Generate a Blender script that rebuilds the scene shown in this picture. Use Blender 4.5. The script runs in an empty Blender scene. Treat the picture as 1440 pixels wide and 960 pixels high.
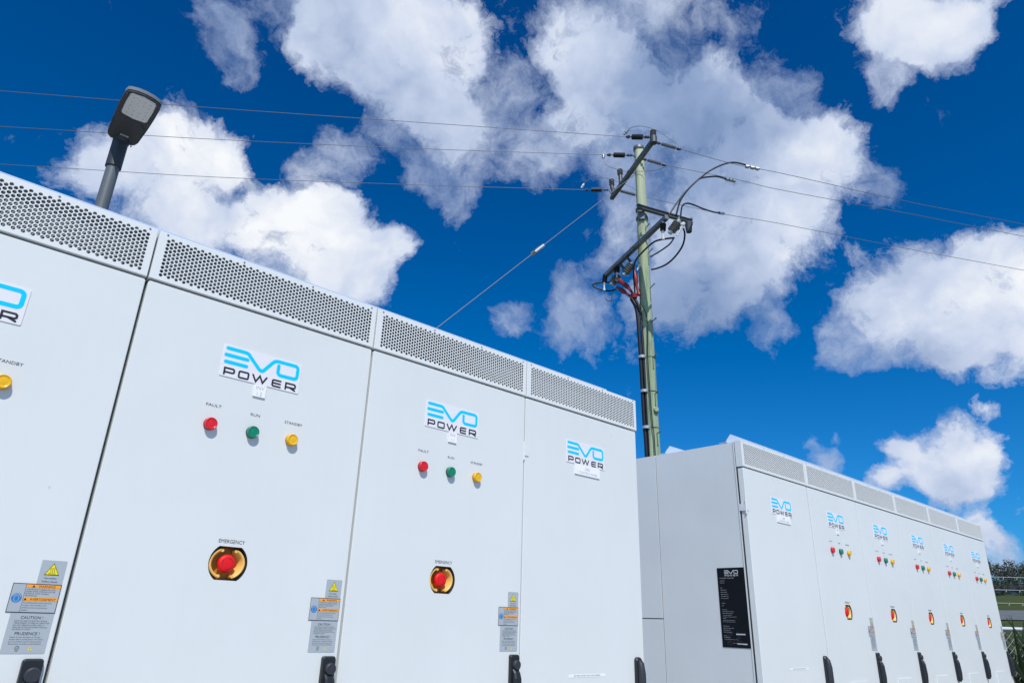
import bpy, bmesh, math, random
from mathutils import Vector, Matrix
random.seed(7)
PI = math.pi
SC = bpy.context.scene
COL = SC.collection

# ------------------------------------------------------------------ camera
cam_d = bpy.data.cameras.new('camera')
cam = bpy.data.objects.new('camera', cam_d)
COL.objects.link(cam)
cam_d.sensor_width = 36.0
cam_d.lens = 970.06 / 1440 * 36
cam_d.clip_start = 0.05
cam_d.clip_end = 3000
_r = Vector((0.73238564, -0.68025627, 0.02937137))
_u = Vector((-0.27583398, -0.25698052, 0.9262163))
_f = Vector((0.62251658, 0.68644914, 0.37584663))
cam.matrix_world = Matrix(((_r.x, _u.x, -_f.x, -0.3307), (_r.y, _u.y, -_f.y, -1.6108), (_r.z, _u.z, -_f.z, 1.45), (0, 0, 0, 1)))
SC.camera = cam
SC.view_settings.view_transform = 'Standard'
SC.view_settings.look = 'None'
SC.view_settings.exposure = 0.0
SC.view_settings.gamma = 1.0

# ------------------------------------------------------------------ sun
sun_to = Vector((-0.58, -1.0, 1.5)).normalized()
sd = bpy.data.lights.new('sun', 'SUN')
sd.energy = 3.95
sd.angle = math.radians(0.5)
sd.color = (1.0, 0.965, 0.91)
sun = bpy.data.objects.new('sun', sd)
COL.objects.link(sun)
sun.rotation_euler = (-sun_to).to_track_quat('-Z', 'Y').to_euler()

# ------------------------------------------------------------------ sky: Nishita air plus fair-weather clouds in direction space
CLOUDS = [(0.168, 0.813, 0.557, 0.04, 1.0), (0.2, 0.804, 0.559, 0.045, 1.0), (0.143, 0.837, 0.529, 0.043, 1.0), (0.101, 0.856, 0.506, 0.04, 0.8), (0.068, 0.873, 0.482, 0.029, 0.6), (0.083, 0.879, 0.47, 0.035, 0.7), (0.169, 0.854, 0.492, 0.068, 1.0), (0.227, 0.806, 0.547, 0.025, 1.0), (0.277, 0.823, 0.496, 0.048, 1.0), (0.324, 0.799, 0.507, 0.056, 1.0), (0.379, 0.779, 0.5, 0.056, 1.0), (0.348, 0.771, 0.533, 0.03, 1.0), (0.433, 0.768, 0.472, 0.057, 1.0), (0.457, 0.747, 0.483, 0.034, 1.0), (0.422, 0.797, 0.433, 0.061, 1.0), (0.327, 0.829, 0.453, 0.075, 1.0), (0.225, 0.851, 0.474, 0.044, 0.9), (0.243, 0.663, 0.708, 0.063, 0.8), (0.31, 0.636, 0.707, 0.083, 0.9), (0.376, 0.601, 0.705, 0.085, 1.0), (0.408, 0.567, 0.715, 0.054, 0.9), (0.295, 0.675, 0.676, 0.053, 0.7), (0.366, 0.647, 0.669, 0.064, 0.8), (0.419, 0.622, 0.662, 0.051, 0.8), (0.202, 0.692, 0.693, 0.041, 0.4), (0.153, 0.732, 0.664, 0.034, 0.45), (0.173, 0.75, 0.639, 0.035, 0.42), (0.201, 0.748, 0.633, 0.027, 0.42), (0.428, 0.66, 0.618, 0.053, 0.75), (0.469, 0.619, 0.63, 0.043, 0.78), (0.393, 0.686, 0.613, 0.047, 0.45), (0.478, 0.657, 0.583, 0.045, 0.72), (0.498, 0.621, 0.605, 0.041, 0.6), (0.347, 0.734, 0.584, 0.03, 0.4), (0.509, 0.668, 0.544, 0.038, 0.4), (0.451, 0.686, 0.572, 0.041, 0.4), (0.307, 0.763, 0.57, 0.023, 0.35), (0.505, 0.478, 0.719, 0.058, 0.8), (0.538, 0.433, 0.723, 0.062, 0.7), (0.573, 0.402, 0.714, 0.071, 0.55), (0.534, 0.492, 0.688, 0.051, 0.8), (0.497, 0.539, 0.68, 0.03, 0.6), (0.575, 0.465, 0.673, 0.074, 0.8), (0.637, 0.419, 0.647, 0.087, 0.8), (0.651, 0.34, 0.678, 0.037, 0.9), (0.692, 0.325, 0.645, 0.054, 0.7), (0.724, 0.295, 0.624, 0.045, 0.65), (0.574, 0.529, 0.626, 0.06, 0.75), (0.557, 0.574, 0.6, 0.049, 0.5), (0.683, 0.397, 0.613, 0.078, 0.8), (0.728, 0.319, 0.606, 0.062, 0.75), (0.604, 0.346, 0.718, 0.06, 0.4), (0.649, 0.284, 0.705, 0.05, 0.35), (0.771, 0.278, 0.573, 0.053, 0.9), (0.774, 0.25, 0.582, 0.035, 0.9), (0.804, 0.247, 0.541, 0.044, 0.8), (0.828, 0.231, 0.511, 0.032, 0.5), (0.767, 0.326, 0.552, 0.072, 0.9), (0.765, 0.38, 0.52, 0.083, 0.95), (0.804, 0.322, 0.501, 0.064, 0.9), (0.767, 0.44, 0.467, 0.077, 0.9), (0.799, 0.396, 0.452, 0.068, 0.8), (0.719, 0.449, 0.53, 0.06, 0.8), (0.76, 0.497, 0.418, 0.054, 0.7), (0.79, 0.46, 0.406, 0.048, 0.7), (0.732, 0.499, 0.465, 0.051, 0.7), (0.672, 0.511, 0.536, 0.034, 0.25), (0.649, 0.599, 0.47, 0.047, 0.44), (0.678, 0.543, 0.495, 0.028, 0.34), (0.662, 0.625, 0.415, 0.045, 0.42), (0.702, 0.586, 0.405, 0.041, 0.32), (0.536, 0.575, 0.618, 0.029, 0.3), (0.639, 0.495, 0.589, 0.048, 0.55), (0.682, 0.45, 0.576, 0.057, 0.66), (0.478, 0.572, 0.667, 0.038, 0.45), (0.523, 0.618, 0.587, 0.039, 0.4), (0.727, 0.159, 0.668, 0.047, 0.9), (0.742, 0.119, 0.66, 0.053, 1.0), (0.769, 0.111, 0.63, 0.034, 0.9), (0.755, 0.151, 0.638, 0.04, 0.7), (0.756, 0.184, 0.629, 0.025, 0.45), (0.755, 0.082, 0.651, 0.023, 0.7), (0.767, 0.183, 0.615, 0.02, 0.35), (0.878, 0.259, 0.402, 0.052, 0.9), (0.89, 0.205, 0.407, 0.058, 1.0), (0.901, 0.147, 0.409, 0.055, 1.0), (0.916, 0.128, 0.38, 0.059, 1.0), (0.872, 0.304, 0.384, 0.048, 0.8), (0.87, 0.334, 0.362, 0.037, 0.6), (0.9, 0.25, 0.357, 0.06, 0.9), (0.916, 0.192, 0.354, 0.063, 1.0), (0.933, 0.15, 0.328, 0.053, 0.9), (0.922, 0.223, 0.318, 0.04, 0.7), (0.891, 0.301, 0.339, 0.042, 0.6), (0.823, 0.37, 0.431, 0.037, 0.35), (0.833, 0.402, 0.38, 0.03, 0.35), (0.942, 0.205, 0.264, 0.019, 1.0), (0.947, 0.202, 0.251, 0.021, 1.0), (0.943, 0.228, 0.244, 0.026, 1.0), (0.941, 0.25, 0.226, 0.026, 1.0), (0.936, 0.287, 0.206, 0.025, 0.8), (0.93, 0.3, 0.211, 0.02, 0.7), (0.952, 0.222, 0.212, 0.031, 1.0), (0.959, 0.215, 0.182, 0.029, 1.0), (0.953, 0.253, 0.169, 0.034, 1.0), (0.961, 0.227, 0.159, 0.03, 0.9), (0.945, 0.272, 0.179, 0.026, 0.9), (0.93, 0.325, 0.172, 0.02, 0.8), (0.938, 0.305, 0.164, 0.023, 0.7), (0.968, 0.224, 0.115, 0.018, 0.9), (0.966, 0.234, 0.111, 0.021, 0.8), (0.974, 0.209, 0.091, 0.021, 0.9), (0.974, 0.216, 0.072, 0.021, 0.5), (0.9, 0.363, 0.241, 0.012, 0.35), (0.891, 0.39, 0.234, 0.013, 0.3), (0.903, 0.376, 0.208, 0.018, 0.35), (0.556, 0.722, 0.411, 0.023, 0.3), (0.601, 0.695, 0.394, 0.031, 0.35), (0.588, 0.69, 0.422, 0.023, 0.3), (0.611, 0.675, 0.414, 0.026, 0.3), (0.525, 0.776, 0.35, 0.03, 0.4)]
LIGHT = [(0.177, 0.826, 0.536, 0.148, 0.3), (0.358, 0.797, 0.487, 0.158, 0.34), (0.317, 0.645, 0.695, 0.167, -0.08), (0.694, 0.382, 0.611, 0.176, -0.48), (0.601, 0.426, 0.676, 0.121, -0.2), (0.774, 0.484, 0.408, 0.158, -0.42), (0.775, 0.354, 0.524, 0.102, 0.02), (0.462, 0.669, 0.581, 0.121, -0.12), (0.159, 0.742, 0.652, 0.084, -0.12), (0.779, 0.263, 0.569, 0.074, 0.15), (0.391, 0.59, 0.707, 0.074, 0.12), (0.516, 0.475, 0.713, 0.074, 0.1), (0.747, 0.122, 0.654, 0.111, 0.16), (0.9, 0.187, 0.394, 0.148, 0.15), (0.926, 0.228, 0.301, 0.102, -0.25), (0.947, 0.235, 0.218, 0.111, 0.1), (0.432, 0.664, 0.61, 0.111, -0.05), (0.659, 0.608, 0.442, 0.111, -0.2), (0.557, 0.554, 0.619, 0.093, 0.05), (0.185, 0.862, 0.471, 0.102, -0.08), (0.397, 0.811, 0.429, 0.084, -0.1), (0.651, 0.338, 0.68, 0.037, 0.2), (0.955, 0.248, 0.16, 0.046, -0.12)]
W = bpy.data.worlds.new('World')
SC.world = W
W.use_nodes = True
nt = W.node_tree
nt.nodes.clear()
def nd(kind, **kw):
    n = nt.nodes.new(kind)
    for k, v in kw.items():
        setattr(n, k, v)
    return n
def lk(a, b):
    nt.links.new(a, b)
def math_(op, a, b=None, c=None, clamp=False):
    n = nd('ShaderNodeMath', operation=op)
    n.use_clamp = clamp
    for i, v in enumerate((a, b, c)):
        if v is None: continue
        if isinstance(v, (int, float)): n.inputs[i].default_value = v
        else: lk(v, n.inputs[i])
    return n.outputs[0]
def vmath(op, a, b=None, out=0):
    n = nd('ShaderNodeVectorMath', operation=op)
    for i, v in enumerate((a, b)):
        if v is None: continue
        if isinstance(v, (tuple, list, Vector)): n.inputs[i].default_value = v
        else: lk(v, n.inputs[i])
    return n.outputs[out]
def noise(vec, scale, detail, rough=0.55, out='Fac'):
    n = nd('ShaderNodeTexNoise')
    n.inputs['Scale'].default_value = scale
    n.inputs['Detail'].default_value = detail
    n.inputs['Roughness'].default_value = rough
    lk(vec, n.inputs['Vector'])
    return n.outputs[out]
def mapr(v, a, b, c, d, smooth=True):
    n = nd('ShaderNodeMapRange')
    n.interpolation_type = 'SMOOTHSTEP' if smooth else 'LINEAR'
    lk(v, n.inputs[0])
    for i, x in enumerate((a, b, c, d)): n.inputs[i + 1].default_value = x
    return n.outputs[0]
def mixc(f, a, b):
    n = nd('ShaderNodeMix', data_type='RGBA')
    if isinstance(f, (int, float)): n.inputs[0].default_value = f
    else: lk(f, n.inputs[0])
    for i, v in ((6, a), (7, b)):
        if isinstance(v, tuple): n.inputs[i].default_value = (*v, 1)
        else: lk(v, n.inputs[i])
    return n.outputs[2]
tc = nd('ShaderNodeTexCoord')
D0 = tc.outputs['Generated']
sky = nd('ShaderNodeTexSky', sky_type='NISHITA')
sky.sun_disc = False
sky.sun_elevation = math.asin(sun_to.z)
sky.sun_rotation = math.atan2(sun_to.x, sun_to.y)
sky.air_density = 1.0
sky.dust_density = 0.6
sky.ozone_density = 2.5
SKY_K = 0.1
tint = nd('ShaderNodeVectorMath', operation='MULTIPLY')
lk(sky.outputs[0], tint.inputs[0]); tint.inputs[1].default_value = (0.12, 0.62, 1.12)
skycol = vmath('MAXIMUM', vmath('MULTIPLY', vmath('SUBTRACT', tint.outputs[0], (0.17, 0.30, 0.72)), (1.50, 1.17, 1.20)), (0.0, 0.0, 0.0))   # deep saturated blue of a polarised clear sky
# turbulent warp of the view direction
nv1 = noise(D0, 7.0, 3, 0.5, 'Color')
w1 = vmath('MULTIPLY', vmath('SUBTRACT', nv1, (0.5, 0.5, 0.5)), (0.09, 0.09, 0.09))
nv2 = noise(D0, 34.0, 7, 0.66, 'Color')
w2 = vmath('MULTIPLY', vmath('SUBTRACT', nv2, (0.5, 0.5, 0.5)), (0.028, 0.028, 0.028))
D1 = vmath('ADD', vmath('ADD', D0, w1), w2)
field = None; thin_field = None
for cx, cy, cz, cr, cw in CLOUDS:
    d = vmath('DISTANCE', D1, (cx, cy, cz), out=1)
    if cw >= 0.7:
        v = mapr(d, 0.0, cr * 1.55, 0.94 * cw, 0.0)
        field = v if field is None else math_('ADD', field, v)
    else:
        v = mapr(d, 0.0, cr * 1.75, 0.30 + cw, 0.0)
        thin_field = v if thin_field is None else math_('ADD', thin_field, v)
thin_field = math_('MULTIPLY_ADD', math_('MINIMUM', field, 1.0), 0.62, thin_field)
thin_field = math_('SUBTRACT', math_('MINIMUM', thin_field, 0.85), 0.46)
field = math_('SUBTRACT', math_('MINIMUM', field, 1.12), 0.42)
# the same kind of cloud over the rest of the sky
away = mapr(vmath('DISTANCE', D0, tuple(_f), out=1), 0.72, 0.95, 0.0, 1.0)
sep = nd('ShaderNodeSeparateXYZ'); lk(D0, sep.inputs[0])
gen = noise(D1, 2.6, 4, 0.5)
gen = math_('MULTIPLY_ADD', gen, 3.0, -1.45)
gen = math_('SUBTRACT', gen, math_('MULTIPLY', math_('SUBTRACT', 1.0, away), 4.0))
field = math_('MAXIMUM', field, gen)
fb = noise(D1, 12.0, 11, 0.68)
dens = math_('MULTIPLY_ADD', math_('SUBTRACT', fb, 0.5), 2.5, field)
alpha = mapr(dens, -0.04, 0.50, 0.0, 1.0, False)
alpha = math_('POWER', alpha, 0.85)
fbw = noise(D1, 9.0, 11, 0.68)
densw = math_('MULTIPLY_ADD', math_('SUBTRACT', fbw, 0.5), 3.2, thin_field)
alpha = math_('MAXIMUM', alpha, mapr(densw, -0.05, 0.75, 0.0, 0.88, False))
# brightness
lum = None
for cx, cy, cz, cr, cw in LIGHT:
    d = vmath('DISTANCE', D1, (cx, cy, cz), out=1)
    v = math_('MULTIPLY', mapr(d, 0.0, cr, 1.0, 0.0), cw)
    lum = v if lum is None else math_('ADD', lum, v)
off = vmath('ADD', D1, (0.006, 0.006, 0.024))
fbs = noise(off, 8.0, 4, 0.50)
fba = noise(D1, 8.0, 4, 0.50)
emb = math_('MULTIPLY', math_('SUBTRACT', fba, fbs), 0.85)
emb2 = math_('MULTIPLY', math_('SUBTRACT', noise(D1, 7.0, 3, 0.5), 0.5), 0.60)
lum = math_('ADD', math_('ADD', lum, 0.58), math_('ADD', emb, emb2))
lum = math_('MULTIPLY_ADD', mapr(dens, 0.0, 0.9, 0.0, 1.0), 0.12, lum, clamp=False)
lumc = math_('MULTIPLY', lum, 1.0, clamp=True)
cloud = nd('ShaderNodeValToRGB')
cr_ = cloud.color_ramp
cr_.elements[0].position = 0.0; cr_.elements[0].color = (1.5, 2.5, 4.6, 1)
cr_.elements[1].position = 1.0; cr_.elements[1].color = (9.4, 9.6, 9.9, 1)
e = cr_.elements.new(0.40); e.color = (3.0, 4.0, 6.2, 1)
e = cr_.elements.new(0.72); e.color = (6.0, 6.8, 8.5, 1)
lk(lumc, cloud.inputs[0])
horizon_fade = mapr(sep.outputs[2], -0.01, 0.05, 0.0, 1.0)
alpha = math_('MULTIPLY', alpha, horizon_fade)
full = mixc(alpha, skycol, cloud.outputs[0])
bg = nd('ShaderNodeBackground'); bg.inputs[1].default_value = SKY_K
lk(full, bg.inputs[0])
wo = nd('ShaderNodeOutputWorld'); lk(bg.outputs[0], wo.inputs[0])
W.cycles.sampling_method = 'MANUAL'
W.cycles.sample_map_resolution = 512

# ------------------------------------------------------------------ materials
MAT = {}
def mat(name, col, rough=0.5, place=False, streak=0.0, metal=0.0, bump=0.0, bscale=60, var=0.0, vscale=4, spec=0.5, col2=None, coat=0.0, trans=0.0, stretch=None, wave=0.0):
    m = bpy.data.materials.new(name); m.use_nodes = True
    t = m.node_tree; b = t.nodes['Principled BSDF']
    b.inputs['Base Color'].default_value = (*col, 1)
    b.inputs['Roughness'].default_value = rough
    b.inputs['Metallic'].default_value = metal
    b.inputs['Specular IOR Level'].default_value = spec
    b.inputs['Coat Weight'].default_value = coat
    b.inputs['Transmission Weight'].default_value = trans
    tcn = t.nodes.new('ShaderNodeTexCoord'); src = tcn.outputs['Object']
    if place: src = t.nodes.new('ShaderNodeNewGeometry').outputs['Position']
    psrc = src
    if stretch:
        mp = t.nodes.new('ShaderNodeMapping'); mp.inputs['Scale'].default_value = stretch
        t.links.new(src, mp.inputs[0]); src = mp.outputs[0]
    if var or col2:
        n = t.nodes.new('ShaderNodeTexNoise'); n.inputs['Scale'].default_value = vscale; n.inputs['Detail'].default_value = 6
        n.inputs['Roughness'].default_value = 0.62
        t.links.new(src, n.inputs['Vector'])
        r = t.nodes.new('ShaderNodeValToRGB')
        c2 = col2 or tuple(c * (1 - var) for c in col)
        r.color_ramp.elements[0].position = 0.35; r.color_ramp.elements[0].color = (*c2, 1)
        r.color_ramp.elements[1].position = 0.65; r.color_ramp.elements[1].color = (*col, 1)
        t.links.new(n.outputs['Fac'], r.inputs[0]); t.links.new(r.outputs[0], b.inputs['Base Color'])
        if streak:      # faint rain runs and a few specks of dirt
            mp = t.nodes.new('ShaderNodeMapping'); mp.inputs['Scale'].default_value = (38, 38, 1.3); t.links.new(psrc, mp.inputs[0])
            n = t.nodes.new('ShaderNodeTexNoise'); n.inputs['Scale'].default_value = 1.0; n.inputs['Detail'].default_value = 5; t.links.new(mp.outputs[0], n.inputs['Vector'])
            q = t.nodes.new('ShaderNodeMapRange'); q.inputs[1].default_value = 0.5; q.inputs[2].default_value = 0.8; q.inputs[3].default_value = 1.0; q.inputs[4].default_value = 1 - streak
            t.links.new(n.outputs['Fac'], q.inputs[0])
            vo = t.nodes.new('ShaderNodeTexVoronoi'); vo.inputs['Scale'].default_value = 7.0; t.links.new(psrc, vo.inputs['Vector'])
            q2 = t.nodes.new('ShaderNodeMapRange'); q2.inputs[1].default_value = 0.012; q2.inputs[2].default_value = 0.026; q2.inputs[3].default_value = 1 - streak*18; q2.inputs[4].default_value = 1.0
            t.links.new(vo.outputs['Distance'], q2.inputs[0])
            mu = t.nodes.new('ShaderNodeMath'); mu.operation = 'MULTIPLY'; t.links.new(q.outputs[0], mu.inputs[0]); t.links.new(q2.outputs[0], mu.inputs[1])
            sc_ = t.nodes.new('ShaderNodeVectorMath'); sc_.operation = 'SCALE'; t.links.new(r.outputs[0], sc_.inputs[0]); t.links.new(mu.outputs[0], sc_.inputs['Scale'])
            t.links.new(sc_.outputs[0], b.inputs['Base Color'])
    last = None
    if bump:
        n = t.nodes.new('ShaderNodeTexNoise'); n.inputs['Scale'].default_value = bscale; n.inputs['Detail'].default_value = 4
        t.links.new(src, n.inputs['Vector'])
        bm_ = t.nodes.new('ShaderNodeBump'); bm_.inputs['Strength'].default_value = bump; bm_.inputs['Distance'].default_value = 0.002
        t.links.new(n.outputs['Fac'], bm_.inputs['Height']); last = bm_
    if wave:
        n = t.nodes.new('ShaderNodeTexNoise'); n.inputs['Scale'].default_value = 2.2; n.inputs['Detail'].default_value = 1
        t.links.new(tcn.outputs['Object'], n.inputs['Vector'])
        b2 = t.nodes.new('ShaderNodeBump'); b2.inputs['Strength'].default_value = wave; b2.inputs['Distance'].default_value = 0.02
        t.links.new(n.outputs['Fac'], b2.inputs['Height'])
        if last: t.links.new(last.outputs[0], b2.inputs['Normal'])
        last = b2
    if last: t.links.new(last.outputs[0], b.inputs['Normal'])
    MAT[name] = m
    return m
mat('powder_coat', (0.735, 0.760, 0.745), 0.36, place=True, streak=0.010, bump=0.10, bscale=900, var=0.035, vscale=2.2, wave=0.16)
mat('side_coat', (0.72, 0.745, 0.74), 0.40, place=True, streak=0.010, bump=0.12, bscale=700, var=0.04, vscale=3, wave=0.35)
mat('vent_coat', (0.74, 0.765, 0.755), 0.45, bump=0.1, bscale=700)
mat('inner_mesh', (0.30, 0.33, 0.36), 0.5)
mat('dark_inside', (0.02, 0.022, 0.025), 0.8)
mat('gap_rubber', (0.035, 0.04, 0.048), 0.7)
mat('rail_coat', (0.52, 0.60, 0.74), 0.4, bump=0.2, bscale=200, var=0.08, vscale=30)
mat('badge_white', (0.80, 0.79, 0.81), 0.35)
mat('tag_white', (0.90, 0.90, 0.90), 0.4)
mat('print_cyan', (0.0, 0.60, 1.0), 0.6, spec=0.15)
mat('print_black', (0.02, 0.02, 0.03), 0.5)
mat('print_grey', (0.03, 0.032, 0.045), 0.5)
mat('print_faint', (0.48, 0.48, 0.50), 0.5)
mat('print_soft', (0.09, 0.10, 0.11), 0.5)
mat('print_silver', (0.55, 0.57, 0.60), 0.4)
mat('label_grey', (0.40, 0.445, 0.475), 0.5)
mat('label_orange', (0.95, 0.36, 0.02), 0.5)
mat('label_yellow', (0.90, 0.76, 0.0), 0.5)
mat('label_blue', (0.015, 0.20, 0.55), 0.5)
mat('label_black', (0.004, 0.005, 0.008), 0.55, spec=0.25)
mat('lamp_red', (0.72, 0.008, 0.015), 0.22, coat=0.3)
mat('lamp_red_dark', (0.30, 0.004, 0.008), 0.35)
mat('lamp_green', (0.0, 0.22, 0.12), 0.22, coat=0.3)
mat('lamp_green_dark', (0.0, 0.07, 0.05), 0.35)
mat('lamp_yellow', (0.88, 0.47, 0.0), 0.22, coat=0.3)
mat('lamp_yellow_dark', (0.60, 0.25, 0.0), 0.35)
mat('stop_red', (0.78, 0.010, 0.014), 0.5, spec=0.3)
mat('stop_red_mark', (0.36, 0.01, 0.02), 0.5)
mat('stop_yellow', (0.90, 0.52, 0.13), 0.42)
mat('stop_floor_shade', (0.45, 0.22, 0.03), 0.55)  # cowl yellow turned brown: shade of the recess put into the colour
mat('black_plastic', (0.014, 0.016, 0.022), 0.42, bump=0.1, bscale=500)
mat('black_plastic_cap', (0.028, 0.032, 0.040), 0.5)
mat('screw_steel', (0.35, 0.36, 0.38), 0.4, metal=0.7)
mat('galvanised', (0.22, 0.24, 0.27), 0.5, metal=0.35, var=0.35, vscale=6, bump=0.2, bscale=60)
mat('dark_steel', (0.10, 0.11, 0.13), 0.5, metal=0.3, var=0.3, vscale=8)
mat('bright_fitting', (0.62, 0.64, 0.66), 0.35, metal=0.6)
mat('conductor', (0.22, 0.22, 0.24), 0.5, metal=0.3)
mat('black_cable', (0.012, 0.013, 0.018), 0.45)
mat('porcelain', (0.24, 0.23, 0.21), 0.35, var=0.3, vscale=20)
mat('polymer', (0.03, 0.032, 0.036), 0.5)
mat('red_sleeve', (0.30, 0.022, 0.022), 0.5)
mat('insulator_white', (0.75, 0.74, 0.72), 0.4)
mat('post_grey', (0.12, 0.14, 0.155), 0.45, var=0.12, vscale=9)
mat('post_dark', (0.035, 0.042, 0.05), 0.45)
mat('head_grey', (0.045, 0.05, 0.055), 0.5, bump=0.1, bscale=300)
mat('head_rim', (0.22, 0.24, 0.26), 0.45)
mat('head_lens', (0.78, 0.80, 0.78), 0.25, coat=0.3)
mat('led_chip', (0.45, 0.46, 0.42), 0.4)
mat('chain_wire', (0.42, 0.45, 0.47), 0.45, metal=0.4)
mat('fence_pipe', (0.60, 0.64, 0.68), 0.4, metal=0.2)
mat('leaf_dark', (0.035, 0.075, 0.022), 0.5, var=0.45, vscale=5)
mat('leaf_light', (0.20, 0.26, 0.13), 0.45, var=0.3, vscale=5)
mat('leaf_dry', (0.24, 0.19, 0.10), 0.6, var=0.3, vscale=5)
mat('crown_olive', (0.062, 0.076, 0.034), 0.7, col2=(0.030, 0.040, 0.020), vscale=0.6)
mat('crown_green', (0.050, 0.085, 0.026), 0.7, col2=(0.022, 0.045, 0.016), vscale=0.6)
mat('crown_grey', (0.11, 0.10, 0.075), 0.7, col2=(0.06, 0.06, 0.045), vscale=0.6)
mat('bark', (0.16, 0.13, 0.10), 0.8, var=0.4, vscale=4)
mat('grass_bank', (0.062, 0.078, 0.020), 0.95, spec=0.1, col2=(0.040, 0.056, 0.014), vscale=0.35)
mat('asphalt', (0.13, 0.14, 0.15), 0.85, var=0.25, vscale=1.5)
mat('gravel', (0.42, 0.41, 0.40), 0.9, var=0.35, vscale=30, bump=0.6, bscale=40)
mat('concrete', (0.48, 0.47, 0.45), 0.85, var=0.15, vscale=3, bump=0.3, bscale=30)
mat('house_wall', (0.42, 0.42, 0.43), 0.8, var=0.1)
mat('house_roof', (0.07, 0.07, 0.085), 0.6)
mat('window_glass', (0.03, 0.04, 0.05), 0.1)
# weathered green-treated timber: long streaks, pale and rusty patches
def timber():
    m = bpy.data.materials.new('treated_timber'); m.use_nodes = True
    t = m.node_tree; b = t.nodes['Principled BSDF']; b.inputs['Roughness'].default_value = 0.8
    tcn = t.nodes.new('ShaderNodeTexCoord')
    mp = t.nodes.new('ShaderNodeMapping'); mp.inputs['Scale'].default_value = (14, 14, 0.9)
    t.links.new(tcn.outputs['Object'], mp.inputs[0])
    n = t.nodes.new('ShaderNodeTexNoise'); n.inputs['Scale'].default_value = 1.0; n.inputs['Detail'].default_value = 8; n.inputs['Roughness'].default_value = 0.65
    t.links.new(mp.outputs[0], n.inputs['Vector'])
    r = t.nodes.new('ShaderNodeValToRGB'); e = r.color_ramp.elements
    e[0].position = 0.30; e[0].color = (0.17, 0.21, 0.12, 1)
    e[1].position = 0.68; e[1].color = (0.42, 0.50, 0.32, 1)
    x = e.new(0.48); x.color = (0.31, 0.40, 0.25, 1)
    t.links.new(n.outputs['Fac'], r.inputs[0])
    n2 = t.nodes.new('ShaderNodeTexNoise'); n2.inputs['Scale'].default_value = 1.7; n2.inputs['Detail'].default_value = 5
    t.links.new(tcn.outputs['Object'], n2.inputs['Vector'])
    mr = t.nodes.new('ShaderNodeMapRange'); mr.inputs[1].default_value = 0.58; mr.inputs[2].default_value = 0.72
    t.links.new(n2.outputs['Fac'], mr.inputs[0])
    mx = t.nodes.new('ShaderNodeMix'); mx.data_type = 'RGBA'
    t.links.new(mr.outputs[0], mx.inputs[0]); t.links.new(r.outputs[0], mx.inputs[6]); mx.inputs[7].default_value = (0.44, 0.43, 0.26, 1)
    sx = t.nodes.new('ShaderNodeSeparateXYZ'); t.links.new(tcn.outputs['Object'], sx.inputs[0])
    m3 = t.nodes.new('ShaderNodeMapRange'); m3.inputs[1].default_value = 9.0; m3.inputs[2].default_value = 12.6; m3.inputs[4].default_value = 0.65; t.links.new(sx.outputs[2], m3.inputs[0])
    my = t.nodes.new('ShaderNodeMix'); my.data_type = 'RGBA'; t.links.new(m3.outputs[0], my.inputs[0]); t.links.new(mx.outputs[2], my.inputs[6]); my.inputs[7].default_value = (0.62, 0.64, 0.46, 1)   # paler towards its top
    t.links.new(my.outputs[2], b.inputs['Base Color'])
    bp = t.nodes.new('ShaderNodeBump'); bp.inputs['Strength'].default_value = 0.5; bp.inputs['Distance'].default_value = 0.01
    t.links.new(n.outputs['Fac'], bp.inputs['Height']); t.links.new(bp.outputs[0], b.inputs['Normal'])
    MAT['treated_timber'] = m
timber()

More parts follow.
